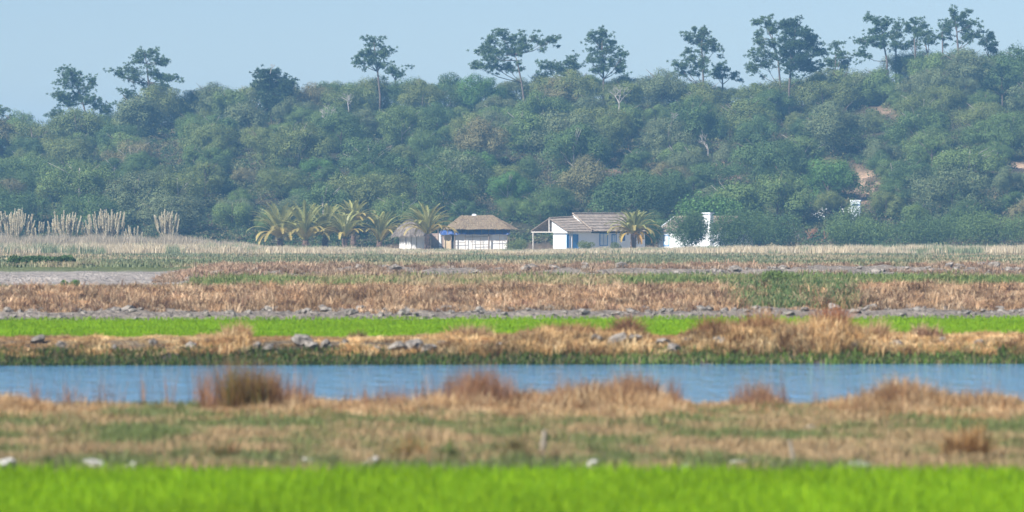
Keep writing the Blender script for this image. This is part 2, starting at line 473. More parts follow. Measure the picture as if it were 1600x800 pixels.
# --- near bank (51.6 - 66 m)
def near_bank():
    X, Y = scatter(47.9, 65.5, 330); n = len(X); Z = terrain_z(X, Y)
    g = .62 * fbm(X / 1.3, Y / 1.6, 41) + .38 * fbm(X / .45, Y / .6, 47); g2 = fbm(X / .5, Y / .8, 43)
    green = sstep(.42, .60, g + .05 * np.cos((Y - 58.5) * .6))
    c = palette(n, [(.44, .31, .17), (.50, .37, .21), (.34, .23, .12)]) * (1 - green[:, None]) + palette(n, [(.17, .21, .07), (.21, .24, .10), (.12, .17, .05)]) * green[:, None]
    h = (.03 + .22 * g2 ** 1.5 + .06 * rng.uniform(0, 1, n))
    P = [blades(np.stack([X, Y, Z - .01], -1), h, np.full(n, .014), rng.uniform(0, TAU, n), rng.uniform(.1, 1.1, n), c)]
    stuff('bank_grass', P, M_GRASS, 'short mixed green and dry grass on the bank nearest the camera')
    # tall straw along the water edge; its height follows the silhouette seen against the water
    sx = [-60, 0, 30, 60, 90, 120, 150, 200, 300, 350, 450, 500, 600, 700, 800, 860, 900, 960, 1000, 1040, 1090, 1150, 1200, 1240, 1300, 1350, 1400, 1430, 1470, 1520, 1560, 1600, 1660]
    sy = [612, 612, 615, 622, 642, 632, 628, 636, 638, 625, 612, 622, 622, 612, 615, 612, 603, 600, 598, 612, 636, 625, 618, 634, 626, 614, 594, 598, 612, 616, 612, 626, 620]
    px = rng.uniform(-90, 1690, 3300); Y = 59.2 + 6.5 * rng.uniform(0, 1, len(px)) ** .75; X = px2x(px, Y)
    top = np.interp(px, sx, sy) + rng.normal(0, 3, len(px))
    Z = terrain_z(X, Y); H = np.clip(py2z(top, Y) - Z, .07, .9) * np.interp(Y, [59, 61, 62.8, 66], [.28, .5, .9, 1]) * (.5 + fbm(X / .7, Y / .7, 48))
    c = palette(len(px), [(.58, .41, .23), (.52, .35, .18), (.46, .29, .14), (.66, .50, .30), (.36, .20, .10)])
    c = c * (.55 + .9 * fbm(X / 1.1, Y / 1.3, 49))[:, None]
    # thin dark wisps reaching up over the water
    wp = np.concatenate([rng.normal(m_, s_, k_) for m_, s_, k_ in [(395, 45, 60), (440, 25, 24), (745, 40, 60), (800, 20, 16), (350, 40, 16), (905, 22, 20), (985, 40, 50), (1195, 26, 32), (580, 50, 14), (240, 90, 14), (30, 60, 12), (1420, 70, 20), (1540, 50, 12), (660, 40, 16)]])
    wy = rng.uniform(62.5, 65, len(wp)); wx = px2x(wp, wy); wt = np.interp(wp, [0, 380, 450, 560, 745, 830, 985, 1100, 1195, 1300, 1600], [600, 568, 590, 605, 574, 600, 578, 610, 590, 605, 600]) + rng.normal(0, 9, len(wp))
    wc = palette(len(wp), [(.30, .16, .09), (.24, .13, .08), (.36, .22, .13)])
    WV = tufts(wx, wy, np.clip(py2z(wt, wy) - terrain_z(wx, wy), .2, 1.0) * 1.1, 12, .10, .010, wc, (.0, .4), .5)
    stuff('dark_wisps', WV, M_GRASS, 'thin brown stems reaching up in front of the pond')
    stuff('straw_fringe', tufts(X, Y, H * 1.22, 26, .16, .016, c, (.1, 1.1), .6), M_GRASS, 'tall blurred straw along the near edge of the pond')
near_bank()

def named_tuft(px, Y, wpx, toppx, cols, label, n=260, lean=(.02, .6), w=.016, cat='grass tuft', grp=None, name='grass_tuft', curve=.35):
    X = px2x(px, Y); z = float(terrain_z(np.array([X]), np.array([Y]))[0])
    H = py2z(toppx, Y) - z; r = wpx / F * Y * .5
    H *= 1.35 if lean[1] > 1.0 else 1.0
    k = max(6, int(n / 26))
    a = rng.uniform(0, TAU, k); rr = np.sqrt(rng.uniform(0, 1, k)) * r * .6
    xs, ys = np.cos(a) * rr, np.sin(a) * rr * .8
    V = tufts(xs, ys, np.full(k, H) * rng.uniform(.75, 1.1, k), 26, r * .22, w, palette(k, cols), lean, curve, Z=np.zeros(k))
    o = link(name, np_mesh(name, *V), M_GRASS, loc=(X, Y, z))
    return tag(o, label, cat, grp)
named_tuft(388, 62.5, 120, 562, [(.20, .13, .04), (.28, .16, .06), (.17, .15, .05)], 'tall blurred olive and rust rush clump rising over the pond at left', 560, (.0, .5), .012)
named_tuft(745, 63.5, 120, 575, [(.30, .15, .07), (.38, .20, .10), (.22, .11, .06)], 'wispy rust brown clump before the pond, left of picture middle', 620, (.0, .55), .014)
named_tuft(810, 63.0, 50, 600, [(.28, .14, .06), (.36, .2, .1)], 'small low rust clump just right of the wispy clump by the pond', 160, (.1, .8), .012)
named_tuft(915, 63.8, 70, 590, [(.40, .26, .14), (.34, .2, .1)], 'leaning brown grass clump before the pond, left of the pale straw mound', 240, (.1, .7), .010)
named_tuft(1000, 63.8, 90, 582, [(.32, .17, .08), (.42, .26, .13)], 'dark topped brown clump on the straw mound at the middle of the pond edge', 520, (.0, .6), .014)
named_tuft(1197, 63.8, 70, 590, [(.34, .21, .13), (.28, .16, .1)], 'thin purple brown clump alone before the pond, right of the middle', 170, (.0, .6), .010)
named_tuft(1425, 62.6, 130, 596, [(.36, .20, .10), (.44, .28, .15), (.28, .15, .08)], 'broad russet mound of dry grass before the pond at right', 620, (.3, 1.4), .016)
named_tuft(1508, 50.2, 92, 664, [(.42, .25, .10), (.36, .2, .08), (.5, .33, .16)], 'bushy orange brown tuft low on the near bank at right', 520, (.2, 1.4), .016)
named_tuft(642, 49.8, 60, 680, [(.40, .24, .10), (.2, .19, .07)], 'orange and green tuft at the rice edge left of the middle', 280, (.1, 1.3), .014)
named_tuft(800, 50.0, 60, 678, [(.30, .2, .09), (.2, .17, .07)], 'dull brown tuft at the rice edge below the picture middle', 280, (.1, 1.3), .014)
named_tuft(700, 49.6, 36, 690, [(.15, .19, .06), (.12, .15, .05)], 'small dark green tuft between the two brown tufts at the rice edge', 160, (.1, 1.2), .014)
named_tuft(42, 61.5, 110, 622, [(.44, .27, .13), (.50, .33, .17)], 'rounded golden brown grass mound at the left end of the pond edge', 560, (.3, 1.4), .016)
named_tuft(350, 50.0, 50, 690, [(.34, .2, .1), (.2, .19, .08)], 'rusty low tuft at the rice edge below the tall rush clump', 260, (.2, 1.3), .014)

# --- far side of the pond
def bank_two():
    sx = [-80, 0, 40, 60, 100, 150, 200, 240, 300, 340, 370, 400, 430, 460, 500, 540, 560, 600, 650, 700, 740, 800, 850, 900, 950, 985, 1000, 1030, 1050, 1080, 1120, 1180, 1240, 1290, 1320, 1370, 1430, 1480, 1540, 1600, 1680]
    sy = [533, 531, 530, 532, 536, 520, 534, 532, 524, 516, 505, 530, 545, 542, 535, 528, 520, 530, 524, 512, 514, 516, 502, 497, 505, 494, 508, 526, 528, 512, 494, 488, 492, 482, 488, 507, 512, 520, 514, 516, 516]
    N_ = 3000
    px = rng.uniform(-90, 1690, N_); dd = rng.uniform(92.05, 97.4, N_); X = px2x(px, dd); Y = dd + kshift(X, dd)
    Z = terrain_z(X, Y); top = np.interp(px, sx, sy) + rng.normal(0, 2.5, N_)
    H = np.clip(py2z(top, Y) - Z, .10, 1.1) * np.clip(.25 + 1.3 * fbm(X / .7, Y / .7, 58), .3, 1.05) * np.interp(dd, [92.4, 93.6, 97.6], [.55, .9, 1.0])
    clump = fbm(X / .9, Y / .9, 51)
    c = palette(N_, [(.68, .47, .23), (.58, .37, .16), (.76, .58, .33), (.36, .21, .10)], jit=.32) * (.3 + 1.35 * clump)[:, None]
    red = sstep(.52, .7, fbm(X / 3, Y / 3, 52))[:, None]
    c = c * (1 - .75 * red) + palette(N_, RUST) * .75 * red
    P = [tufts(X, Y, H * 1.10, 40, .17, .018, c, (.3, 1.6), .7)]
    stuff('straw_brush', P, M_GRASS, 'matted straw brush along the bank beyond the pond')
    # green weeds at the water line
    n = 26000; px = rng.uniform(-90, 1690, n); dd = rng.uniform(91.0, 92.7, n); X = px2x(px, dd); Y = dd + kshift(X, dd) * 1.0
    k = fbm(X / 1.1, Y / 1.1, 53) > .30; X, Y, dd = X[k], Y[k], dd[k]; n = len(X); Z = np.maximum(terrain_z(X, Y), -.12)
    c = palette(n, [(.09, .15, .03), (.12, .19, .04), (.05, .08, .025), (.22, .18, .09)]) * (.8 + .9 * sstep(780, 1000, 800 + X * F / Y) * fbm(X / 1.4, Y / .8, 57))[:, None]
    V = blades(np.stack([X, Y, Z - .02], -1), rng.uniform(.06, .24, n), rng.uniform(.016, .035, n), rng.uniform(0, TAU, n), rng.uniform(.1, 1.2, n), c)
    stuff('waterside_weeds', V, M_GRASS, 'green weeds at the far waterline of the pond')
bank_two()

for px, dd, w, top, cols, n_, lab in [
    (372, 95.0, 60, 506, [(.62, .42, .24), (.54, .34, .18)], 560, 'tall tan grass clump on the bank beyond the pond, left'),
    (557, 94.6, 42, 518, [(.16, .14, .05), (.24, .15, .07)], 420, 'dark olive rounded clump on the bank beyond the pond'),
    (100, 95.0, 40, 522, [(.46, .28, .16), (.36, .22, .12)], 300, 'brown clump near the left end of the bank beyond the pond'),
    (735, 95.5, 90, 508, [(.50, .34, .20), (.42, .26, .15)], 560, 'broad brown clump in the middle of the bank beyond the pond'),
    (982, 95.2, 56, 492, [(.26, .14, .08), (.34, .20, .10)], 480, 'dark rust clump left of the green gap beyond the pond'),
    (1115, 95.4, 60, 496, [(.36, .20, .09), (.30, .16, .07)], 520, 'dark rust clump right of the green gap beyond the pond'),
    (1190, 95.5, 70, 485, [(.44, .25, .12), (.50, .31, .16)], 560, 'orange brown clump on the big mound beyond the pond, left side'),
    (1300, 95.6, 60, 476, [(.44, .20, .09), (.36, .15, .07)], 520, 'reddest and highest clump on the big mound beyond the pond'),
    (1372, 95.0, 44, 500, [(.62, .44, .26), (.54, .36, .20)], 320, 'pale clump at the right foot of the big mound beyond the pond'),
    (1450, 95.0, 60, 506, [(.42, .27, .17), (.50, .34, .22)], 420, 'brown grey clump right of the big mound beyond the pond')]:
    X0 = px2x(px, dd); named_tuft(px, dd + float(kshift(np.array([X0]), np.array([dd]))[0]), w, top, cols, lab, n_, (.1, 1.1), .018)

# --- rubble bank and brush beyond the second paddy
def bank_three():
    N_ = 5200
    px = rng.uniform(-60, 1660, N_); dd = rng.uniform(130.7, 149, N_); X = px2x(px, dd); Y = dd + kshift(X, dd)
    Z = terrain_z(X, Y)
    weedy = sstep(1130, 1180, px) * (1 - sstep(1310, 1370, px))
    k = rng.uniform(0, 1, N_) > weedy * .8; X, Y, Z, dd, px = X[k], Y[k], Z[k], dd[k], px[k]; n = len(X)
    H = rng.uniform(.18, .56, n) * (.3 + 1.35 * fbm(X / 1.3, Y / 2.2, 61)) * np.interp(dd, [130.7, 133, 141, 149], [.6, 1, .75, .4])
    cl = fbm(X / 1.2, Y / 1.2, 62)
    c = palette(n, [(.54, .37, .22), (.47, .30, .17), (.62, .46, .30), (.28, .17, .11)], jit=.32) * (.2 + 1.5 * cl)[:, None]
    stuff('straw_brush', tufts(X, Y, H * 1.2, 28, .24, .026, c, (.35, 1.55), .6), M_GRASS, 'tangled brown brush behind the rubble edge of the far paddy')
    # yellow green strip behind the brush, and weeds spilling down at the right
    n = 60000; px = rng.uniform(-60, 1660, n); dd = rng.uniform(147, 178, n); X = px2x(px, dd); Y = dd + kshift(X, dd)
    k = ~((px < 300) & (dd > 158)); X, Y, px, dd = X[k], Y[k], px[k], dd[k]; n = len(X)
    g = sstep(.36, .58, fbm(X / 3.2, Y / 5, 63) + .10 * sstep(900, 1300, px))
    c = palette(n, [(.44, .33, .19), (.38, .27, .16), (.50, .40, .24)]) * (1 - g[:, None]) + palette(n, [(.17, .23, .07), (.24, .28, .10), (.12, .18, .06)]) * g[:, None]
    V1 = blades(np.stack([X, Y, terrain_z(X, Y) - .02], -1), rng.uniform(.1, .42, n) * (.6 + .6 * fbm(X / 2, Y / 2, 64)), rng.uniform(.03, .06, n), rng.uniform(0, TAU, n), rng.uniform(.1, .9, n), c)
    n = 26000; px = rng.uniform(1120, 1370, n); dd = rng.uniform(132, 160, n); X = px2x(px, dd); Y = dd + kshift(X, dd)
    k = rng.uniform(0, 1, n) < sstep(1120, 1170, px) * (1 - sstep(1290, 1370, px)); X, Y = X[k], Y[k]; n = len(X)
    c = palette(n, [(.12, .19, .07), (.15, .22, .08), (.09, .14, .05), (.3, .27, .13)])
    V2 = blades(np.stack([X, Y, terrain_z(X, Y) - .02], -1), rng.uniform(.1, .38, n), rng.uniform(.03, .06, n), rng.uniform(0, TAU, n), rng.uniform(.2, 1.1, n), c)
    stuff('weedy_grass', [V1, V2], M_GRASS, 'yellow green weedy strip between the brown brush and the grey ridge')
    # dry brush on the grey ridge
    n = 3600; px = rng.uniform(250, 1660, n); dd = rng.uniform(175, 193, n); X = px2x(px, dd); Y = dd + kshift(X, dd)
    cl = fbm(X / 3.5, Y / 6, 65); k = cl > np.interp(px, [300, 700, 860, 1600], [.36, .38, .47, .46]); X, Y, cl = X[k], Y[k], cl[k]; n = len(X)
    c = palette(n, [(.42, .28, .19), (.36, .25, .18), (.48, .36, .25)]) * (.6 + .7 * cl)[:, None]
    stuff('ridge_brush', tufts(X, Y, rng.uniform(.15, .42, n), 26, .26, .034, c, (.3, 1.5), .6), M_GRASS, 'reddish dry brush scattered over the grey earth ridge')
bank_three()

# --- flat beyond the ridge to the hill foot
def far_flat():
    P = []
    n = 90000; Y = rng.uniform(192, 440, n); px = rng.uniform(-50, 1650, n); X = px2x(px, Y)
    k = ~((px < 300) & (Y < 216)); X, Y, px = X[k], Y[k], px[k]; n = len(X)
    g = sstep(.38, .56, fbm(X / 7, Y / 22, 71))
    c = palette(n, [(.42, .34, .20), (.48, .40, .25), (.36, .27, .18)]) * (1 - g[:, None]) + palette(n, WEEDS) * g[:, None]
    P.append(blades(np.stack([X, Y, terrain_z(X, Y) - .02], -1), rng.uniform(.10, .36, n) * (.5 + fbm(X / 3, Y / 8, 75)), rng.uniform(.05, .10, n), rng.uniform(0, TAU, n), rng.uniform(.1, .9, n), c))
    stuff('meadow_grass', P, M_GRASS, 'low grey green and straw growth on the flat before the houses')
    n = 120000; Y = rng.uniform(425, 493, n); px = rng.uniform(-50, 1650, n); X = px2x(px, Y)
    cl = fbm(X / 2.2, Y / 6, 72)
    h = np.interp(px, [0, 380, 420, 600, 640, 850, 870, 1050, 1200, 1600], [1.6, 1.5, 1.1, .9, .6, .6, .75, .95, 1.2, 1.2]) * (.35 + .8 * cl) * rng.uniform(.6, 1.1, n)
    c = palette(n, PALE) * (.75 + .4 * cl)[:, None]
    g = (fbm(X / 4, Y / 9, 73) > .60)[:, None]; c = np.where(g, palette(n, WEEDS) * 1.3, c)
    P = [blades(np.stack([X, Y, terrain_z(X, Y) - .02], -1), h, rng.uniform(.04, .09, n), rng.uniform(0, TAU, n), rng.uniform(.02, .45, n), c)]
    stuff('tall_dry_grass', P, M_GRASS, 'pale tall dry grass standing before the hut and cottages')
    # reeds at left
    n = 30000; Y = rng.uniform(478, 497, n); px = rng.uniform(-30, 400, n); X = px2x(px, Y)
    cl = fbm(X / 1.8, Y / 3, 74)
    h = np.interp(px, [0, 150, 300, 400], [2.5, 2.5, 2.2, 1.1]) * (.45 + .7 * cl) * rng.uniform(.6, 1.1, n)
    c = palette(n, [(.46, .39, .28), (.52, .44, .33), (.38, .32, .23)])
    stuff('reeds', blades(np.stack([X, Y, terrain_z(X, Y) - .02], -1), h, rng.uniform(.04, .08, n), rng.uniform(0, TAU, n), rng.uniform(.0, .3, n), c), M_GRASS, 'tall pale reeds around the feather grass clumps at left')
far_flat()

# ------------------------------------------------------------------ rocks and small things
def rock_mesh(seed, flat=.65):
    import bmesh
    bm = bmesh.new(); bmesh.ops.create_icosphere(bm, subdivisions=2, radius=.5)
    co = np.array([v.co[:] for v in bm.verts])
    n = vnoise(co[:, 0] * 3 + seed * 7, co[:, 1] * 3, co[:, 2] * 3, seed) - .5
    n2 = vnoise(co[:, 0] * 9 + seed * 7, co[:, 1] * 9, co[:, 2] * 9, seed + 3) - .5
    for v, a, b in zip(bm.verts, n, n2):
        v.co *= 1 + 1.1 * a + .5 * b; v.co.z *= flat
    me = bpy.data.meshes.new('rock'); bm.to_mesh(me); bm.free()
    me.materials.append(M_ROCK)
    return me
ROCKS = [rock_mesh(i, R.uniform(.5, .8)) for i in range(7)]
def rock(px, Y, wpx, label, grp=None, mat=None, sink=.25, name='rock', cat='rock', zs=1.0):
    X = px2x(px, Y); z = float(terrain_z(np.array([X]), np.array([Y]))[0]); s = wpx / F * Y * ((.95 if Y > 120 else .8) if name == 'clod' else .9)
    me = R.choice(ROCKS)
    o = bpy.data.objects.new(name, me); COL.objects.link(o)
    o.location = (X, Y, z + s * (.3 - sink) * zs); o.scale = (s, s * R.uniform(.7, 1.1), s * R.uniform(.8, 1.1) * zs)
    o.rotation_euler = (R.uniform(-.3, .3), R.uniform(-.3, .3), R.uniform(0, 6))
    if mat: o.material_slots[0].link = 'OBJECT'; o.material_slots[0].material = mat
    return tag(o, label, cat, grp)

for px, Y, w, lab, zs in [(8, 48.6, 40, 'pale grey stone at the left end of the near rice edge', .8), (160, 48.5, 60, 'long flat pale stone at the rice edge, left', .45), (210, 48.6, 24, 'small bright round stone just right of the long flat stone', 1),
                      (482, 49.6, 18, 'small pale stone on the near bank below the rush clump', 1), (578, 49.0, 34, 'dull grey stone left of the orange and green tuft', .8), (925, 48.7, 26, 'small bright round stone at the rice edge right of the middle', 1),
                      (1067, 48.6, 20, 'tiny pinkish pale stone at the rice edge under the middle of the pond', .9), (1345, 48.8, 40, 'flat pale stone half hidden at the rice edge, right', .35), (1150, 49.3, 36, 'low pinkish stone between the tiny stone and the flat stone', .5),
                      (1265, 57.0, 16, 'small pale blue scrap lying on the near bank at right', .8), (806, 171, 16, 'small pale block on the green strip above the brown brush', 1)]:
    rock(px, Y, w, lab, mat=M_ROCKP, zs=zs)

M_STAKE = solid_mat('grey_wood', (.22, .19, .15), (.34, .30, .24), 6, .9, .3)
def stake(px, Y, toppx, label, lean=.1, r=.035):
    X = px2x(px, Y); z = float(terrain_z(np.array([X]), np.array([Y]))[0]); H = py2z(toppx, Y) - z
    mb = MB(); mb.tube([(0, 0, -.1), (lean * H * .5, 0, H * .5), (lean * H, 0, H)], [r, r, r * .8], 8)
    o = mb.build('stake', M_STAKE); o.location = (X, Y, z); return tag(o, label, 'stake')
stake(847, 50.2, 672, 'dull grey stake standing on the near bank right of the dull brown tuft', .1, .035)
stake(1242, 49.6, 688, 'short grey leaning stake at the rice edge at right', -.25, .025)

for i in range(190):    # clods along the far paddy's edge
    px = -10 + 1620 * (i + R.uniform(-.6, .6)) / 190; X0 = px2x(px, 130); dd = R.uniform(128.7, 131.8)
    big = R.random() < .3
    rock(px, dd + float(kshift(np.array([X0]), np.array([dd]))[0]), R.uniform(12, 24) if big else R.uniform(6, 13), 'grey earth clod in the rubble line edging the far green paddy', 'clods along the far paddy edge', name='clod', cat='clod')
for px, w in [(60, 24), (95, 20), (300, 26), (325, 18), (470, 42), (487, 30), (510, 30), (620, 34), (645, 38), (670, 30), (690, 20), (590, 18), (930, 36), (965, 44), (990, 30), (1035, 26), (1055, 34), (1075, 22), (1125, 26), (1250, 30), (1262, 20), (1330, 26), (1400, 22), (780, 20), (870, 22), (1470, 20), (1530, 24), (180, 20), (240, 22), (420, 24), (400, 18), (540, 16)]:
    X0 = px2x(px, 93); dd = R.uniform(92.3, 93.6)
    rock(px, dd + float(kshift(np.array([X0]), np.array([dd]))[0]), w, 'grey clod of earth under the straw on the bank beyond the pond', 'clods on the bank beyond the pond', name='clod', cat='clod', sink=.1)
for i in range(70):
    px = R.choice([R.uniform(330, 860), R.uniform(860, 1600), R.uniform(860, 1600)]); X0 = px2x(px, 182); dd = R.uniform(178, 184)
    rock(px, dd + float(kshift(np.array([X0]), np.array([dd]))[0]), R.uniform(8, 22), 'grey clod on the face of the earth ridge before the houses', 'clods on the grey earth ridge', name='clod', cat='clod')

# dark board lying near the grey track
mb = MB(); mb.box(-.46, .46, -.2, .2, 0, .07); mb.box(-.40, -.34, -.22, .22, .07, .12); mb.box(.1, .16, -.22, .22, .07, .12)
o = mb.build('board', M_SLAB); o.location = (px2x(138, 226), 226, float(terrain_z(np.array([px2x(138, 226)]), np.array([226.]))[0]) + .08); o.rotation_euler = (0, .12, .2)
tag(o, 'black board lying at the end of the low dark green hedge beside the grey track', 'board')

# ------------------------------------------------------------------ leaf clouds
def leaf_cloud(pts, nrm, size, col, cup=.3):
    """one small rhombic leaf clump per point, facing roughly along nrm"""
    n = len(pts)
    u = rng.normal(0, 1, (n, 3)); u -= nrm * (u * nrm).sum(1, keepdims=True); u /= np.linalg.norm(u, axis=1, keepdims=True) + 1e-9
    v = np.cross(nrm, u)
    s = np.asarray(size)[:, None] if hasattr(size, '__len__') else size
    a = rng.uniform(.35, .6, (n, 1))
    V = np.stack([pts - u * s * .5, pts - v * s * a * .5 + nrm * s * cup * .2, pts + u * s * .5, pts + v * s * a * .5 + nrm * s * cup * .2], 1).reshape(-1, 3)
    k = np.arange(n) * 4
    return V, np.stack([k, k + 1, k + 2, k + 3], -1), None, np.repeat(col, 4, axis=0)

def sph(n):
    v = rng.normal(0, 1, (n, 3)); return v / np.linalg.norm(v, axis=1, keepdims=True)

def crown_mesh(name, rx, rz, cz, lobes, nleaf, size=.30, droop=.0, gap=.36, tall=0):
    """uneven crown: lobes of different size spread through an ellipsoid, leaf clumps on and in each"""
    parts = []
    C, Rr = [], []
    for k in range(lobes):
        d = sph(1)[0]; d[2] = d[2] if R.random() < .45 else abs(d[2])
        q = rng.uniform(.45, .85)
        C.append([d[0] * rx * q, d[1] * rx * q, cz + d[2] * rz * q + tall * rng.uniform(0, 1)]); Rr.append(rng.uniform(.16, .44) * rx)
    C = np.array(C); Rr = np.array(Rr)
    w = Rr ** 2; w = w / w.sum(); idx = rng.choice(lobes, nleaf, p=w)
    d = sph(nleaf); d[:, 2] = np.where((d[:, 2] < -.3) & (rng.uniform(0, 1, nleaf) < .6), -d[:, 2], d[:, 2])
    rr = Rr[idx] * (1 - .5 * rng.uniform(0, 1, nleaf) ** 2.2) * (1 + .25 * (vnoise(d[:, 0] * 3 + idx, d[:, 1] * 3, d[:, 2] * 3, 5) - .5) * 2)
    P = C[idx] + d * rr[:, None] * np.array([1, 1, .78])
    P[:, 2] -= droop * rng.uniform(0, 1, nleaf) ** 2; P += rng.normal(0, .10, P.shape)
    g = vnoise(P[:, 0] * 1.1 + lobes, P[:, 1] * 1.1, P[:, 2] * 1.1, 9); k = g > gap - .12
    P, d, idx = P[k], d[k], idx[k]; n = len(P)
    P = P[P[:, 2] > .15] if False else P
    nn = d * 1.0 + rng.normal(0, .30, (n, 3)) + np.array([0, 0, .15]); nn /= np.linalg.norm(nn, axis=1, keepdims=True)
    lobe_tone = rng.uniform(.8, 1.2, lobes)[idx]
    col = np.ones((n, 3)) * (rng.uniform(.82, 1.18, n) * lobe_tone)[:, None]
    warm = (rng.uniform(0, 1, n) < .10)[:, None]; col = np.where(warm, col * np.array([1.3, 1.1, .95]), col)
    V, q, t, c = leaf_cloud(P, nn, size * rng.uniform(.6, 1.3, n), col)
    return np_mesh(name, V, q, None, c)

def trunk_mesh(name, h, r, rx, n_limb=5, seedk=0):
    rr = random.Random(seedk); mb = MB()
    lx, ly = rr.uniform(-.5, .5), rr.uniform(-.5, .5)
    mb.tube([(0, 0, -.6), (lx * .4, ly * .4, h * .4), (lx, ly, h * .8)], [r, r * .8, r * .45], 6)
    for k in range(n_limb):
        a = rr.uniform(0, TAU); t = rr.uniform(.3, .7); e = rr.uniform(.5, .8) * rx
        b = Vector((lx * t, ly * t, h * .8 * t))
        mb.tube([b, b + Vector((math.cos(a) * e * .5, math.sin(a) * e * .5, h * .22)), b + Vector((math.cos(a) * e, math.sin(a) * e, h * .36))], [r * .5, r * .35, r * .12], 5)
    return mb.mesh(name, True)

VAR = []
for i in range(12):
    rx = R.uniform(3.5, 4.9); rz = R.uniform(2.9, 3.7)
    VAR.append((crown_mesh('crown_leaves', rx, rz, rz * .86, R.randint(24, 38), 19000, R.uniform(.19, .26), droop=R.choice([0, .3, .7]), gap=R.uniform(.36, .46)),
                trunk_mesh('trunk_wood', rz * 2, .17, rx, 6, i), rx, rz * 2.0))

def place_tree(X, Y, s, tone, name, label, cat, grp, var=None, sz=1.0, bark=None):
    crown, trunk, rx, h = VAR[var if var is not None else R.randrange(len(VAR))]
    z = float(terrain_z(np.array([X]), np.array([Y]))[0])
    t = empty(name, (X, Y, z - .25 * s), label, cat, grp, R.uniform(0, TAU), (s, s, s * sz))
    c = link('crown', crown, None, t)
    if len(crown.materials) == 0: crown.materials.append(M_LEAF['mid green'])
    c.material_slots[0].link = 'OBJECT'; c.material_slots[0].material = M_LEAF[tone]
    k = link('trunk', trunk, None, t)
    if len(trunk.materials) == 0: trunk.materials.append(M_BARK)
    k.material_slots[0].link = 'OBJECT'; k.material_slots[0].material = bark or (M_BARK_PALE if R.random() < .4 else M_BARK)
    return t

# ------------------------------------------------------------------ the wooded hill
LAND = [(0, 60, 'under the pine cut by the left edge'), (60, 160, 'below the leftmost whole pine'), (160, 290, 'below the second pine'), (290, 392, 'below the bare skyline at left'),
        (392, 465, 'below the dark round pine'), (465, 545, 'around the grey dead branches'), (545, 640, 'below the small slim pine'), (640, 732, 'left below the spreading pine'),
        (732, 840, 'below the wide spreading pine'), (840, 912, 'below the low bushy pine'), (912, 985, 'below the compact upright pine'), (985, 1055, 'just left of the tiered pine'),
        (1055, 1130, 'below the tiered pine'), (1130, 1175, 'right below the tiered pine'), (1175, 1290, 'below the paired big pines'), (1290, 1345, 'above the white hut'), (1345, 1420, 'below the flattened pine'),
        (1420, 1480, 'below the pine row'), (1480, 1535, 'below the highest pine'), (1535, 1660, 'at the right edge')]
ROWS = [(0, .12, 'at the hill foot'), (.12, .32, 'low on the slope'), (.32, .55, 'halfway up'), (.55, .8, 'high on the slope'), (.8, 9, 'near the skyline')]
CAND = []
def SCARMAX(px, pf, z, Y, s):
    q = np.array([pf - 4, pf - 20, pf - 40, pf - 58 * s]); return float(scar(np.full(4, px), q).max())
def try_tree(X, Y, rad, s):
    px = 800 + X * F / Y; z = float(terrain_z(np.array([X]), np.array([Y]))[0]); py = HZ + (EYE - z - 3 * s) * F / Y
    for (x, y, r_, *_r) in CAND:
        if (x - X) ** 2 + (y - Y) ** 2 < (rad + r_) ** 2 * .25: return
    # keep the bare scars open: no tree whose foot stands in or just before one
    pf = HZ + (EYE - z) * F / Y
    if SCARMAX(px, pf, z, Y, s) > .40: return
    CAND.append((X, Y, rad, s, px, py))
for _ in range(9000):
    Y = R.uniform(523, 662) if R.random() < .8 else R.uniform(521, 545)
    X = R.uniform(-.137, .137) * Y
    s = R.uniform(.8, 1.35) if R.random() < .8 else R.uniform(.5, .75)
    if Y > 645: s = min(s, R.uniform(.55, .95))
    if len(CAND) < 238 and Y < 636: try_tree(X, Y, 9.0 * s, s)
# house grounds: keep trees out of the buildings themselves
CAND = [c for c in CAND if not (c[1] < 530 and 690 < c[4] < 1010 and c[1] - 3.5 * c[3] < 519) and not (c[1] < 534 and 1290 < c[4] < 1382)]
for i in range(60):      # the trees whose heads make the skyline
    px = -30 + 1660 * (i + R.uniform(-.3, .3)) / 59; Y = R.uniform(636, 652); X = px2x(px, Y)
    z = float(terrain_z(np.array([X]), np.array([Y]))[0])
    s = (EYE + (HZ - np.interp(px, CR_PX, CR_PY) - R.uniform(-8, 6)) * Y / F - z) / 5.9
    CAND.append((X, Y, 6, min(max(s, .5), 1.35), px, 100))
print('hill trees', len(CAND))
items = []
for (X, Y, rad, s, px, py) in CAND:
    n = float(fbm(np.array([X / 14]), np.array([Y / 14]), 91)[0]); f = (Y - 520) / 135
    w = {'mid green': 2.2, 'dark green': 1.6, 'olive green': .7 + 3.0 * f, 'grey green': 1.5, 'brownish': .12 + .6 * (n > .55), 'fresh green': .15}
    if f < .15: w['dark green'] = 3; w['brownish'] = .1
    tone = R.choices(list(w), list(w.values()))[0]
    size = 'large' if s > 1.0 else 'medium' if s > .7 else 'small'
    row = next(r[2] for r in ROWS if f < r[1]); ld = next((l[2] for l in LAND if l[0] <= px < l[1]), 'at the left edge' if px < 0 else 'at the right edge')
    items.append([X, Y, s, tone, size, f'{size} {tone} tree {row} {ld}', px])
from collections import defaultdict
byl = defaultdict(list)
for it in items: byl[it[5]].append(it)
ORD = ['leftmost', 'second from left', 'third from left', 'fourth from left', 'fifth from left', 'sixth from left', 'seventh from left', 'eighth from left']
for k, l in byl.items():
    l.sort(key=lambda i: i[6])
    for j, it in enumerate(l):
        if len(l) > 1: it[5] = k.replace(' of the slope', '') + ', ' + ('rightmost' if j == len(l) - 1 else ORD[j])
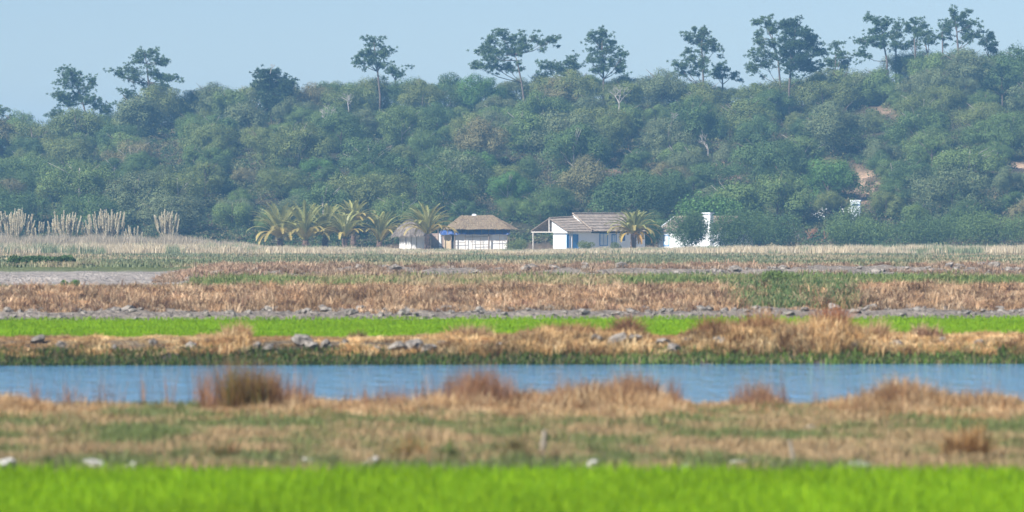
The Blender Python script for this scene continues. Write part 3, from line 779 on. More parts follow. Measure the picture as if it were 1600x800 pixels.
for it in items:
    X, Y, s, tone, size, lab, px = it
    if len(lab.split()) > 16: lab = lab.replace('the ', '', 1)
    if len(lab.split()) > 16: lab = lab.replace('the ', '', 1)
    if s < .7: nm, ct = 'bushy_tree', 'tree'
    else: nm, ct = 'broadleaf_tree', 'tree'
    place_tree(X, Y, s, tone, nm, lab, ct, 'trees covering the hillside', sz=R.uniform(.85, 1.15))

def undergrowth():
    P = []
    n = 9600; Y = rng.uniform(504, 665, n); X = rng.uniform(-1, 1, n) * .137 * Y; Z = terrain_z(X, Y)
    px = 800 + X * F / Y; py = HZ + (EYE - Z) * F / Y
    k = (np.maximum(scar(px, py), scar(px, py - 10)) < .38) & ((Y > 517) | (px < 590) | (px > 1190)); X, Y, Z = X[k], Y[k], Z[k]; m = len(X)
    r = rng.uniform(.5, 2.3, m) * rng.uniform(.6, 1, m); idx = np.repeat(np.arange(m), 70); n = len(idx)
    d = sph(n); d[:, 2] = np.abs(d[:, 2])
    p = np.stack([X[idx], Y[idx], Z[idx]], -1) + d * (r[idx] * rng.uniform(.6, 1.05, n))[:, None] * np.array([1, 1, .8])
    nn = d * .6 + rng.normal(0, .5, (n, 3)); nn /= np.linalg.norm(nn, axis=1, keepdims=True)
    c = palette(m, [(.08, .13, .045), (.11, .145, .055), (.15, .16, .065), (.18, .15, .08), (.065, .11, .04)])[idx] * rng.uniform(.7, 1.3, (n, 1))
    stuff('undergrowth', leaf_cloud(p, nn, .34 * rng.uniform(.6, 1.3, n), c), M_GRASS, 'low scrub between the trees of the hillside')
undergrowth()

# ------------------------------------------------------------------ pines
def tuft_star(P, L, nb, col, up=.5, w=.07):
    """needle tufts: short blades radiating from each point"""
    m = len(P); idx = np.repeat(np.arange(m), nb); n = len(idx)
    d = sph(n); d[:, 2] = d[:, 2] * .8 + up * rng.uniform(0, 1, n); d /= np.linalg.norm(d, axis=1, keepdims=True)
    b = P[idx] + d * .04; tip = P[idx] + d * (L * rng.uniform(.7, 1.2, n))[:, None]
    s = np.cross(d, rng.normal(0, 1, (n, 3))); s /= np.linalg.norm(s, axis=1, keepdims=True) + 1e-9
    V = np.stack([b - s * w * .3, b + s * w * .3, (b + tip) / 2 + s * w * .6, tip, (b + tip) / 2 - s * w * .6], 1).reshape(-1, 3)
    k = np.arange(n) * 5
    q = np.stack([k, k + 1, k + 2, k + 4], -1); t = np.stack([k + 4, k + 2, k + 3], -1)
    return V, q, t, np.repeat(col[idx] * rng.uniform(.8, 1.2, (n, 1)), 5, axis=0)

def pine(D, trunk, pads, label, dark=False, dens=1.0, r0=.22, name='pine_tree', thick=1.0):
    bx, by = px2x(trunk[0][0], D), D
    bz = float(terrain_z(np.array([bx]), np.array([float(D)]))[0])
    bz = min(bz, py2z(trunk[0][1], D)) - .3
    t = empty(name, (bx, by, bz), label, 'pine tree', 'pines standing above the wood')
    def loc(px, py, dy=0): return Vector((px2x(px, D) - bx, dy, py2z(py, D) - bz))
    tp = [Vector((0, 0, 0))] + [loc(*p) for p in trunk]
    mb = MB(); nT = len(tp)
    mb.tube(tp, [r0 * (1 - .75 * i / (nT - 1)) for i in range(nT)], 7)
    L = []
    for (x0, x1, y0, y1) in pads:
        cx, cy = (x0 + x1) / 2, (y0 + y1) / 2; rx = (x1 - x0) / 2 / F * D * 1.22; rz = (y1 - y0) / 2 / F * D * 1.42
        dy = R.uniform(-1, 1) * min(2.2, .3 + .6 * rx); c = loc(cx, cy, dy)
        low = [p for p in tp if p.z < c.z - rz * .2] or [tp[1]]
        st = min(low, key=lambda p: abs((c.z - p.z) - .25 * (c - p).length) + .2 * (c - p).length)
        mid = (st + c) / 2 + Vector((0, 0, -.12 * (c - st).length * R.uniform(.2, 1.2)))
        mb.tube([st, mid, c], [r0 * .36, r0 * .26, r0 * .10], 5)
        for k in range(int(2 + rx * 1.6)):
            e = c + Vector((R.uniform(-.85, .85) * rx, R.uniform(-.7, .7) * rx, R.uniform(-.1, .7) * rz)); mm = mid.lerp(c, R.uniform(.1, 1))
            mb.tube([mm, (mm + e) / 2 + Vector((0, 0, -.1)), e], [r0 * .16, r0 * .11, r0 * .05], 4)
        ry = max(.8, rx * .85)
        m = int((10 + 15 * rx * max(rz, .4)) * 1.55 * dens)
        nc = max(4, int(3 + rx * rz * 4)); cc = sph(nc) * rng.uniform(.2, .85, (nc, 1)); ci = rng.integers(0, nc, m)      # smaller sprays inside the pad
        q = cc[ci] + rng.normal(0, .22, (m, 3)); q[: m // 4] = sph(m // 4) * rng.uniform(.3, 1.3, (m // 4, 1))
        q[:, 2] = np.where(q[:, 2] < -.6, q[:, 2] * .6, q[:, 2])
        L.append(np.array(c) + q * np.array([rx, ry, rz]) * .92)
    mb.build('trunk', M_BARK, t, True)
    for (x0, x1, y0, y1) in pads:
        for _ in range(int(3 * dens)):
            c = loc(R.uniform(x0 - 5, x1 + 5), R.uniform(y0 - 3, y1 + 7), R.uniform(-1.2, 1.2)); L.append(np.array(c) + rng.normal(0, .28, (7, 3)) * np.array([1.4, 1.2, .8]))
    L = np.concatenate(L)
    col = np.ones((len(L), 3)) * rng.uniform(.7, 1.35, (len(L), 1))
    V = tuft_star(L, .38 * thick, 22, col, up=.8, w=.06)
    link('crown', np_mesh('pine_needles', *V), M_NEEDLE_D if dark else M_NEEDLE, t)
    return t

PINES = [
 (648, [(2, 222), (0, 195), (-4, 175)], [(-14, 6, 172, 184), (0, 22, 183, 196), (-18, 16, 192, 206)], 'pine crown cut off by the left picture edge', False),
 (640, [(141, 218), (137, 190), (130, 163), (122, 140), (118, 114)], [(97, 122, 105, 122), (94, 112, 110, 136), (110, 132, 114, 138), (134, 154, 120, 137), (84, 110, 140, 158), (104, 134, 136, 160), (130, 162, 146, 163), (88, 120, 152, 170), (75, 94, 170, 183), (142, 162, 158, 172), (158, 178, 160, 180), (102, 124, 173, 190)], 'leftmost whole pine, stacked tufts over a bent dark trunk', False),
 (645, [(234, 172), (232, 130), (229, 100), (226, 84)], [(216, 249, 75, 90), (208, 226, 86, 104), (190, 222, 100, 116), (175, 192, 109, 119), (196, 218, 116, 128), (238, 262, 91, 104), (250, 266, 90, 98), (228, 252, 108, 120), (252, 281, 116, 127), (240, 262, 116, 126), (212, 244, 127, 142), (240, 270, 128, 144), (190, 214, 142, 156), (238, 272, 144, 160), (212, 236, 150, 164)], 'open pine with wide separate arms, second from the left', False),
 (642, [(594, 150), (590, 112), (586, 80), (584, 62)], [(570, 598, 58, 74), (568, 592, 74, 92), (592, 604, 74, 90), (598, 611, 76, 90), (552, 572, 90, 102), (566, 590, 90, 104), (588, 600, 96, 108), (560, 572, 80, 88)], 'small slim pine on the skyline above the palms', False),
 (650, [(618, 126), (618, 112)], [(602, 620, 103, 118), (614, 636, 106, 122)], 'stunted pine bush touching the slim pine on its right', False),
 (636, [(819, 158), (815, 130), (808, 95), (804, 86)], [(772, 793, 46, 58), (756, 784, 57, 70), (780, 812, 54, 70), (808, 826, 54, 72), (824, 842, 53, 68), (838, 858, 62, 71), (852, 871, 58, 69), (808, 830, 68, 82), (745, 768, 73, 86), (762, 788, 72, 86), (784, 816, 72, 90), (748, 784, 84, 100), (732, 756, 97, 109), (756, 784, 98, 110), (774, 812, 95, 114)], 'wide spreading pine with one long arm reaching right', False),
 (645, [(884, 124), (885, 100)], [(839, 862, 99, 110), (858, 884, 96, 110), (878, 902, 88, 102), (886, 908, 98, 112), (862, 890, 104, 118)], 'low bushy pine just right of the wide spreading pine', False),
 (645, [(943, 124), (941, 80), (939, 54)], [(920, 934, 50, 60), (932, 951, 45, 62), (926, 950, 60, 74), (950, 962, 63, 72), (924, 962, 72, 86), (914, 932, 88, 100), (928, 950, 86, 104), (948, 966, 88, 106), (964, 981, 82, 91), (956, 981, 99, 116), (922, 950, 102, 116)], 'compact upright pine right of the low bushy pine', False),
 (645, [(1099, 135), (1098, 100), (1096, 70), (1097, 44)], [(1081, 1088, 42, 50), (1091, 1108, 42, 56), (1069, 1080, 55, 66), (1082, 1104, 56, 72), (1104, 1120, 58, 72), (1111, 1124, 73, 81), (1094, 1110, 68, 80), (1068, 1082, 76, 84), (1068, 1088, 87, 97), (1092, 1110, 84, 100), (1052, 1064, 97, 105), (1060, 1078, 100, 108), (1055, 1078, 111, 119), (1076, 1100, 102, 120)], 'open tiered pine with short level branches', False),
 (650, [(1129, 132), (1128, 108)], [(1113, 1140, 97, 112), (1110, 1132, 110, 125), (1134, 1156, 110, 124)], 'stubby pine against the right foot of the tiered pine', False),
 (640, [(1219, 134), (1216, 95), (1207, 62), (1198, 44)], [(1172, 1190, 29, 40), (1193, 1210, 27, 42), (1214, 1230, 34, 46), (1194, 1220, 43, 55), (1179, 1193, 50, 58), (1176, 1198, 60, 74), (1174, 1206, 76, 92), (1196, 1216, 60, 76), (1178, 1216, 92, 108), (1164, 1190, 98, 116)], 'tall left leaning pine, left of the paired big pines', False),
 (637, [(1233, 138), (1236, 100), (1240, 70), (1243, 44)], [(1222, 1254, 30, 43), (1226, 1262, 43, 58), (1248, 1271, 46, 60), (1258, 1281, 56, 66), (1217, 1250, 62, 80), (1244, 1277, 64, 80), (1217, 1244, 78, 96), (1240, 1272, 80, 98), (1268, 1296, 76, 88), (1220, 1258, 95, 112), (1250, 1285, 94, 114)], 'big dark dense pine, right of the paired big pines', True),
 (648, [(1304, 130), (1306, 84)], [(1301, 1313, 66, 78), (1300, 1325, 78, 94), (1290, 1312, 88, 106), (1308, 1328, 94, 110)], 'short pine in the dip between the paired pines and the flat topped pine', False),
 (645, [(1386, 96), (1381, 70), (1377, 40)], [(1350, 1366, 26, 34), (1362, 1378, 28, 42), (1376, 1392, 28, 42), (1355, 1384, 43, 54), (1366, 1396, 52, 64), (1338, 1358, 56, 70), (1352, 1372, 60, 73), (1368, 1392, 62, 76), (1335, 1360, 76, 92)], 'flat topped pine with a broken left outline', False),
 (650, [(1400, 92), (1399, 60)], [(1392, 1409, 36, 48), (1390, 1411, 50, 64), (1392, 1410, 62, 78)], 'narrow pine squeezed against the right side of the flat topped pine', False),
 (648, [(1430, 88), (1428, 50)], [(1421, 1437, 26, 38), (1412, 1430, 38, 52), (1434, 1450, 35, 45), (1424, 1444, 44, 56), (1411, 1434, 62, 76)], 'pointed pine at the left end of the pine row', False),
 (644, [(1450, 86), (1444, 62)], [(1435, 1460, 48, 60), (1440, 1462, 58, 70)], 'low fanned pine in the middle of the pine row', False),
 (650, [(1473, 84), (1472, 52)], [(1463, 1488, 37, 50), (1461, 1488, 49, 64)], 'rounded pine touching the highest pine on its left', False),
 (645, [(1497, 78), (1495, 50), (1492, 30)], [(1480, 1495, 15, 25), (1499, 1514, 19, 29), (1484, 1506, 24, 34), (1480, 1503, 33, 41), (1512, 1525, 33, 40), (1503, 1523, 43, 51), (1500, 1521, 55, 64), (1518, 1537, 50, 60)], 'highest pine of all, thin tufts on a straight stem', False),
 (645, [(1545, 90), (1541, 62)], [(1538, 1555, 50, 62), (1527, 1546, 62, 73), (1547, 1560, 64, 72), (1548, 1563, 75, 83)], 'dark ragged pine right of the highest pine', True),
 (650, [(1590, 100), (1590, 84)], [(1580, 1602, 75, 87)], 'pine tip cut off by the right picture edge', True),
 (618, [(1567, 215), (1566, 150), (1565, 112)], [(1545, 1582, 104, 122), (1530, 1560, 122, 142), (1562, 1598, 120, 142), (1536, 1580, 144, 164), (1572, 1604, 150, 172)], 'dark pine on the slope below the right end of the pine row', True),
 (632, [(424, 185), (422, 150), (420, 120)], [(396, 420, 108, 124), (414, 437, 106, 126), (398, 432, 122, 144), (426, 452, 120, 146), (436, 465, 126, 150), (404, 440, 142, 166), (430, 456, 146, 168), (408, 440, 162, 182)], 'dark dense round pine on the skyline at left with a dead twig on top', True),
]
for D, tr, pads, lab, dk in PINES:
    t = pine(D, tr, pads, lab, dk, 1.9 if 'dense' in lab else 1.0)

def dead_tree(px, Y, basepy, w, h, label, mat, n=26, seed=0, r=.10, name='dead_tree', cat='dead tree', grp=None):
    """bare forking branches"""
    rr = random.Random(seed); X = px2x(px, Y); z = py2z(basepy, Y)
    s = F / Y; H = h / s; Wd = w / s; mb = MB()
    def grow(p, d, L, rad, lvl):
        q = p + d * L
        mb.tube([p, (p + q) / 2 + Vector((rr.uniform(-1, 1), rr.uniform(-1, 1), rr.uniform(-1, 1))) * L * .07, q], [rad, rad * .8, rad * .6], 4)
        if lvl == 0: return
        for _ in range(rr.choice([2, 3, 3])):
            e = Vector((rr.uniform(-1, 1) * Wd / H * 1.2, rr.uniform(-.7, .7), rr.uniform(-.1, .9)))
            grow(p.lerp(q, rr.uniform(.5, 1)), (d * .6 + e * .8).normalized(), L * rr.uniform(.55, .8), rad * .58, lvl - 1)
    grow(Vector((0, 0, -.3)), Vector((rr.uniform(-.2, .2), 0, 1)).normalized(), H * .42, r, 4)
    o = mb.build(name, mat); o.location = (X, Y, z)
    return tag(o, label, cat, grp)
dead_tree(422, 631.0, 112, 18, 18, 'bare dead twig sticking out above the dark round pine', M_DEADWOOD, seed=2, r=.08)
dead_tree(512, 604, 200, 60, 46, 'grey leafless tree on the upper slope right of the dark round pine', M_DEADWOOD, seed=3, r=.14)
dead_tree(545, 612, 172, 50, 36, 'thin grey dead branches under the small slim pine', M_DEADWOOD, seed=14, r=.11)
dead_tree(966, 612, 176, 44, 52, 'pale leafless tree under the compact upright pine', M_DEADWOOD, seed=5, r=.15)
dead_tree(1106, 580, 240, 40, 44, 'pale bare trunk with side branch on the slope above the reddish bare patch', M_BARK_PALE, seed=8, r=.14)
dead_tree(1052, 590, 196, 30, 26, 'short bare stems on the slope below and left of the tiered pine', M_DEADWOOD, seed=9, r=.09)
dead_tree(1262, 521.5, 384, 56, 40, 'rust coloured dead shrub at the hill foot at right', M_RUSTWOOD, seed=10, r=.13, name='dead_shrub', cat='dead shrub')
dead_tree(1284, 521, 384, 40, 34, 'smaller rust coloured dead shrub right beside the bigger one', M_RUSTWOOD, seed=12, r=.10, name='dead_shrub', cat='dead shrub')
dead_tree(1248, 520, 386, 14, 34, 'pale bare stem left of the rust coloured dead shrubs', M_DEADWOOD, seed=13, r=.09)
dead_tree(1322, 300, 384, 1, 1, 'x', M_DEADWOOD) if False else None

# ------------------------------------------------------------------ palms
def palm(px, Y, basepy, toppy, halfpx, trunkpy, label, upright=.5, nf=44, dry=0, seed=0):
    rr = random.Random(seed); s = F / Y
    X = px2x(px, Y); z = py2z(basepy, Y); th = (basepy - trunkpy) / s
    t = empty('palm_tree', (X, Y, z), label, 'palm tree', 'palms in front of the wood')
    mb = MB(); lx = rr.uniform(-.08, .08)
    pts = [(lx * k / 6, 0, -.4 + (th + .4) * k / 6) for k in range(7)]
    mb.tube(pts, [.36, .30, .34, .29, .33, .36, .30], 10)
    for k in range(60):      # stubs of cut leaf bases
        a = rr.uniform(0, TAU); zz = rr.uniform(.1, th + .05); b = Vector((math.cos(a) * .28, math.sin(a) * .28, zz))
        mb.tube([b, b + Vector((math.cos(a) * .16, math.sin(a) * .16, .16))], [.06, .03], 4)
    mb.build('trunk', M_PALMTRUNK, t)
    Hc = (trunkpy - toppy) / s; Wc = halfpx / s
    def frond_set(nf, dry):
        parts = []
        for i in range(nf):
            a = rr.uniform(0, TAU); f = (i + .5) / nf
            e0 = math.radians(86 - 50 * f * (1.5 - upright)) if not dry else math.radians(rr.uniform(5, 45))
            L = (Hc * 1.12 if f < .25 else math.hypot(Hc * .62, Wc) * rr.uniform(.9, 1.12)) if not dry else Wc * .85
            bend = math.radians(rr.uniform(35, 60) + 60 * f) if not dry else math.radians(110)
            nS = 14; p = Vector((math.cos(a) * .14, math.sin(a) * .14, th)); P = []; Dr = []
            for k in range(nS + 1):
                u = k / nS; e = e0 - bend * u ** 1.7
                d = Vector((math.cos(a) * math.cos(e), math.sin(a) * math.cos(e), math.sin(e)))
                P.append(p.copy()); Dr.append(d); p = p + d * (L / nS)
            side = Vector((-math.sin(a), math.cos(a), 0))
            # rachis and leaflets
            ml = MB(); ml.tube(P, [.035 * (1 - .8 * k / nS) for k in range(nS + 1)], 4)
            V = np.array(ml.v); Q = np.array([f_ for f_ in ml.f if len(f_) == 4])
            parts.append((V, Q, None, np.ones((len(V), 3)) * np.array([1.5, 1.3, 1.2])))
            nl = 38; bs, tips, ws = [], [], []
            for j in range(nl):
                u = .12 + .88 * j / (nl - 1); k = min(int(u * nS), nS - 1); q = P[k].lerp(P[k + 1], u * nS - k); d = Dr[k]
                up = side.cross(d).normalized() * (1 if side.cross(d).z > 0 else -1)
                ll = .50 * rr.uniform(.8, 1.15) * math.sin(math.pi * (.12 + .83 * u)) ** .6 * rr.uniform(.85, 1.1) * (L / 4.0) ** .5
                for sg in (-1, 1):
                    v = (side * sg * .75 + d * .65 + up * .35).normalized(); v.z -= .18
                    bs.append(q); tips.append(q + v * ll); ws.append(d)
            b = np.array(bs); tp = np.array(tips); w = np.array(ws) * .034
            mid = (b + tp) / 2 + np.array([0, 0, .02])
            n = len(b); VV = np.stack([b - w, b + w, mid + w * 1.3, tp, mid - w * 1.3], 1).reshape(-1, 3); kk = np.arange(n) * 5
            tone = rr.uniform(.75, 1.25) * (1.0 + .5 * max(0, f - .6))
            parts.append((VV, np.stack([kk, kk + 1, kk + 2, kk + 4], -1), np.stack([kk + 4, kk + 2, kk + 3], -1), np.ones((n * 5, 3)) * tone * np.array([1 + .25 * (f > .7), 1, 1])))
        return merge(parts)
    link('crown', np_mesh('palm_fronds', *frond_set(nf, False)), M_PALM, t)
    if dry:
        o = link('dry_fronds', np_mesh('dry_palm_fronds', *frond_set(dry, True)), M_PALMDRY, t)
        o['label'] = 'hanging yellow dry fronds'
    return t
palm(438, 497, 393, 317, 50, 374, 'leftmost palm, wide low arching crown and thick short trunk', .35, 60, seed=1)
palm(477, 495, 394, 316, 42, 376, 'second palm from the left in the row of five', .5, 56, seed=2)
palm(508, 498, 393, 318, 40, 372, 'dark centred palm, third from the left in the row', .55, 56, seed=3)
palm(539, 494, 394, 330, 34, 372, 'slim trunked palm, fourth from the left in the row', .5, 50, seed=4)
palm(552, 505, 390, 313, 40, 352, 'taller palm showing behind the fourth palm of the row', .4, 50, seed=5)
palm(593, 504, 394, 331, 42, 378, 'rightmost palm of the left row, clean upright V of fronds', .75, 56, seed=6)
palm(668, 492, 395, 318, 42, 366, 'green spreading palm in front of the thatched round hut', .4, 54, seed=7)
palm(990, 492, 394, 328, 42, 366, 'palm with hanging yellow fronds in front of the white cottage', .3, 58, dry=9, seed=8)

# ------------------------------------------------------------------ feather grass clumps
def pampas(px, Y, basepy, toppy, halfpx, label, nst=34, seed=0, lean0=0):
    nst = int(nst * 1.7)
    rr = random.Random(seed); s = F / Y; X = px2x(px, Y); z = py2z(basepy, Y); H = (basepy - toppy) / s; Wd = halfpx / s
    t = empty('pampas_grass', (X, Y, z), label, 'grass clump', 'feather grass clumps at left')
    k = 70; a = rng.uniform(0, TAU, k); r_ = rng.uniform(0, .6 * Wd, k)
    V = tufts(np.cos(a) * r_, np.sin(a) * r_, rng.uniform(.5, .8, k) * H * .62, 26, .2, .035, [(.20, .22, .11), (.28, .27, .14), (.40, .34, .20)], (.05, .9), .6, Z=np.zeros(k))
    link('leaves', np_mesh('pampas_leaves', *V), M_GRASS, t)
    mb = MB(); tips = []
    for i in range(nst):
        a = rr.uniform(0, TAU); f = rr.uniform(-1, 1)
        f = f * rr.uniform(.3, 1.1); e = Vector((f * Wd * .95 + lean0, math.sin(a) * .8, H * rr.uniform(.42, .82) * (1 - .3 * abs(f) * rr.random())))
        mb.tube([(f * Wd * .45, 0, 0), e * .55 + Vector((-f * .25, 0, .15)), e], [.022, .018, .012], 4); tips.append((e, Vector((f * Wd * .5 / H, 0, 1)).normalized()))
    mb.build('stems', solid_stem, t)
    P = []
    for e, d in tips:
        m = 130; u = rng.uniform(0, 1, m); L = H * rr.uniform(.24, .34)
        b = np.array(e)[None, :] + np.array(d)[None, :] * (u * L)[:, None]
        az_ = rng.uniform(0, TAU, m)
        wid = .42 * (1 - u * .45)
        P.append(blades(b, wid, np.full(m, .11), az_, rng.uniform(.1, .9, m), palette(m, [(.82, .76, .58), (.86, .80, .66), (.74, .66, .48)], jit=.08)))
    link('plumes', np_mesh('pampas_plumes', *merge(P)), M_PLUME, t)
solid_stem = solid_mat('pampas_stem', (.45, .36, .24), (.55, .46, .32), 5, .8)
pampas(22, 500, 394, 333, 32, 'leftmost feather grass clump with dense pale plumes', 44, 1)
pampas(100, 503, 394, 336, 28, 'second feather grass clump, narrow with fanned plumes', 30, 2)
pampas(166, 499, 396, 333, 32, 'third feather grass clump, widest with blunt cream plumes', 46, 3)
pampas(258, 501, 393, 336, 20, 'rightmost feather grass clump leaning right, dark stems', 30, 4, .3)

pampas(62, 505, 394, 352, 14, 'small feather grass clump between the leftmost and the narrow clump', 9, 5, -.2)
pampas(132, 504, 394, 350, 14, 'small feather grass clump between the narrow and the widest clump', 10, 6, .2)
pampas(206, 505, 394, 356, 16, 'small low feather grass clump right of the widest clump', 9, 7, .3)

# ------------------------------------------------------------------ low hedge, shrubs on the flat
def leafy_thing(name, px, Y, basepy, wpx, hpx, n, label, cat, tone, size=.2, depth=None, mat=None, lumps=9, seed=0, grp=None):
    rr = random.Random(seed); s = F / Y; X = px2x(px, Y); z = py2z(basepy, Y); w = wpx / s; h = hpx / s; dp = depth or w
    C = np.array([[rr.uniform(-.38, .38) * w, rr.uniform(-.3, .3) * dp, h * rr.uniform(.3, .62)] for _ in range(lumps)]); Rr = np.array([rr.uniform(.28, .42) for _ in range(lumps)])
    idx = rng.integers(0, lumps, n); d = sph(n); rad = rng.uniform(.55, 1.05, n)
    base_r = min(w, h * 1.6)
    P = C[idx] + d * (Rr[idx] * rad)[:, None] * np.array([base_r * .8, base_r * .8, h * .95])
    P = P[P[:, 2] > -.1]; d = d[:len(P)]; n = len(P)
    nn = sph(n) + np.array([0, 0, .5]); nn /= np.linalg.norm(nn, axis=1, keepdims=True)
    V, q, t_, c = leaf_cloud(P, nn, size * rng.uniform(.6, 1.3, n), np.ones((n, 3)) * rng.uniform(.7, 1.3, (n, 1)))
    t = empty(name, (X, Y, z), label, cat, grp)
    link('foliage', np_mesh('foliage', V, q, None, c), mat or M_LEAF[tone], t)
    mb = MB()
    for k in range(5):
        a = rr.uniform(0, TAU); mb.tube([(0, 0, -.2), (math.cos(a) * w * .12, math.sin(a) * .2, h * .3), (math.cos(a) * w * .28, math.sin(a) * .3, h * .6)], [.06, .045, .02], 4)
    mb.build('stems', M_BARK, t)
    return t
leafy_thing('low_hedge', 66, 250, 415, 122, 17, 14000, 'low dark green hedge above the grey track at left', 'hedge', 'dark green', .15, 1.0, lumps=60, seed=5)
leafy_thing('shrub', 1074, 488, 392, 66, 70, 13000, 'dark round shrub hiding the second cottage, left of its chimney', 'shrub', 'dark green', .2, 4, lumps=12, seed=6)
leafy_thing('shrub', 1164, 492, 390, 100, 74, 14000, 'dark shrub right of the white chimney', 'shrub', 'dark green', .2, 4, lumps=12, seed=7)
leafy_thing('shrub', 1200, 508, 388, 90, 62, 10000, 'dense dark shrub between the chimney shrub and the rusty dead shrubs', 'shrub', 'dark green', .22, 5, lumps=14, seed=17)
leafy_thing('shrub', 1340, 512, 388, 110, 54, 11000, 'broad dark shrub below the small white hut on the slope', 'shrub', 'mid green', .22, 5, lumps=16, seed=18)
leafy_thing('shrub', 1450, 510, 388, 120, 60, 11000, 'broad dark shrub right of the one below the white hut', 'shrub', 'dark green', .22, 5, lumps=16, seed=19)
leafy_thing('shrub', 1560, 508, 388, 120, 66, 11000, 'dark shrub mass at the hill foot by the right edge', 'shrub', 'mid green', .22, 5, lumps=16, seed=20)
leafy_thing('shrub', 1022, 508, 391, 34, 50, 4500, 'dark shrub filling the gap between the two white cottages', 'shrub', 'dark green', .2, 2, lumps=7, seed=27)
leafy_thing('shrub', 1336, 521, 386, 50, 80, 9000, 'dark green shrub standing right in front of the tiny white hut', 'shrub', 'mid green', .22, 3, lumps=10, seed=31)
leafy_thing('fig_tree', 1108, 516, 372, 90, 76, 9000, 'fresh green fig tree with large leaves behind the white chimney', 'tree', 'fresh green', .36, 6, lumps=14, seed=8)
leafy_thing('shrub', 806, 486, 394, 34, 24, 2600, 'rounded olive shrub between the reed roofed hut and the cottage porch', 'shrub', 'olive green', .16, 2.4, lumps=7, seed=9)
leafy_thing('shrub', 914, 486, 392, 26, 17, 1600, 'small olive shrub before the blue cottage door', 'shrub', 'olive green', .14, 1.8, lumps=6, seed=10)
leafy_thing('shrub', 963, 487, 394, 16, 18, 1200, 'tiny green shrub before the cottage window', 'shrub', 'grey green', .14, 1.2, lumps=5, seed=11)
leafy_thing('shrub', 752, 400, 412, 72, 9, 3000, 'low row of fresh green leaves before the reed roofed hut', 'shrub', 'fresh green', .14, 1.4, lumps=16, seed=12)
leafy_thing('shrub', 1220, 152, 452, 62, 34, 3500, 'dark green weed bush on the ridge foot, right of the middle', 'shrub', 'mid green', .07, 1.2, lumps=9, seed=13)
leafy_thing('shrub', 1110, 157, 450, 76, 20, 3500, 'low dark green weed bush left of the ridge foot bush', 'shrub', 'mid green', .07, 1.2, lumps=10, seed=14)
leafy_thing('shrub', 107, 160, 450, 34, 14, 1600, 'small fresh green weed bush in front of the grey track', 'shrub', 'fresh green', .06, .8, lumps=6, seed=15)
leafy_thing('shrub', 880, 155, 450, 42, 14, 1600, 'small olive weed bush on the green strip, middle', 'shrub', 'mid green', .06, .8, lumps=6, seed=16)
leafy_thing('shrub', 1475, 158, 447, 84, 20, 3500, 'low green weed bush on the strip at right', 'shrub', 'olive green', .07, 1.2, lumps=10, seed=21)

# ------------------------------------------------------------------ buildings
def courses(mb, A, B, Cc, Dd, n, over=.10, th=.07, jag=.04, cols=18, seed=0):
    """a roof slope between ridge A-B and eave D-C, laid in n overlapping stepped courses"""
    rr = random.Random(seed); A, B, Cc, Dd = map(Vector, (A, B, Cc, Dd)); nrm = (B - A).cross(Dd - A).normalized()
    if nrm.z < 0: nrm = -nrm
    for i in range(n):
        t0, t1 = i / n, min((i + 1 + over * 2) / n, 1 + .06)
        top, bot, bot2, top2 = [], [], [], []
        for c in range(cols + 1):
            u = c / cols; a = A.lerp(B, u); d = Dd.lerp(Cc, u); j = rr.uniform(-jag, jag)
            top.append(a.lerp(d, t0) + nrm * .0); bot.append(a.lerp(d, t1) + nrm * (th + j * .5) + (d - a).normalized() * j)
            bot2.append(a.lerp(d, t1) - nrm * .01 + (d - a).normalized() * j); top2.append(a.lerp(d, t0) - nrm * .05)
        m = cols + 1; vs = top + bot + bot2 + top2; fs = []
        for r_ in range(3):
            for c in range(cols): fs.append((r_ * m + c, r_ * m + c + 1, (r_ + 1) * m + c + 1, (r_ + 1) * m + c))
        mb.add(vs, fs)

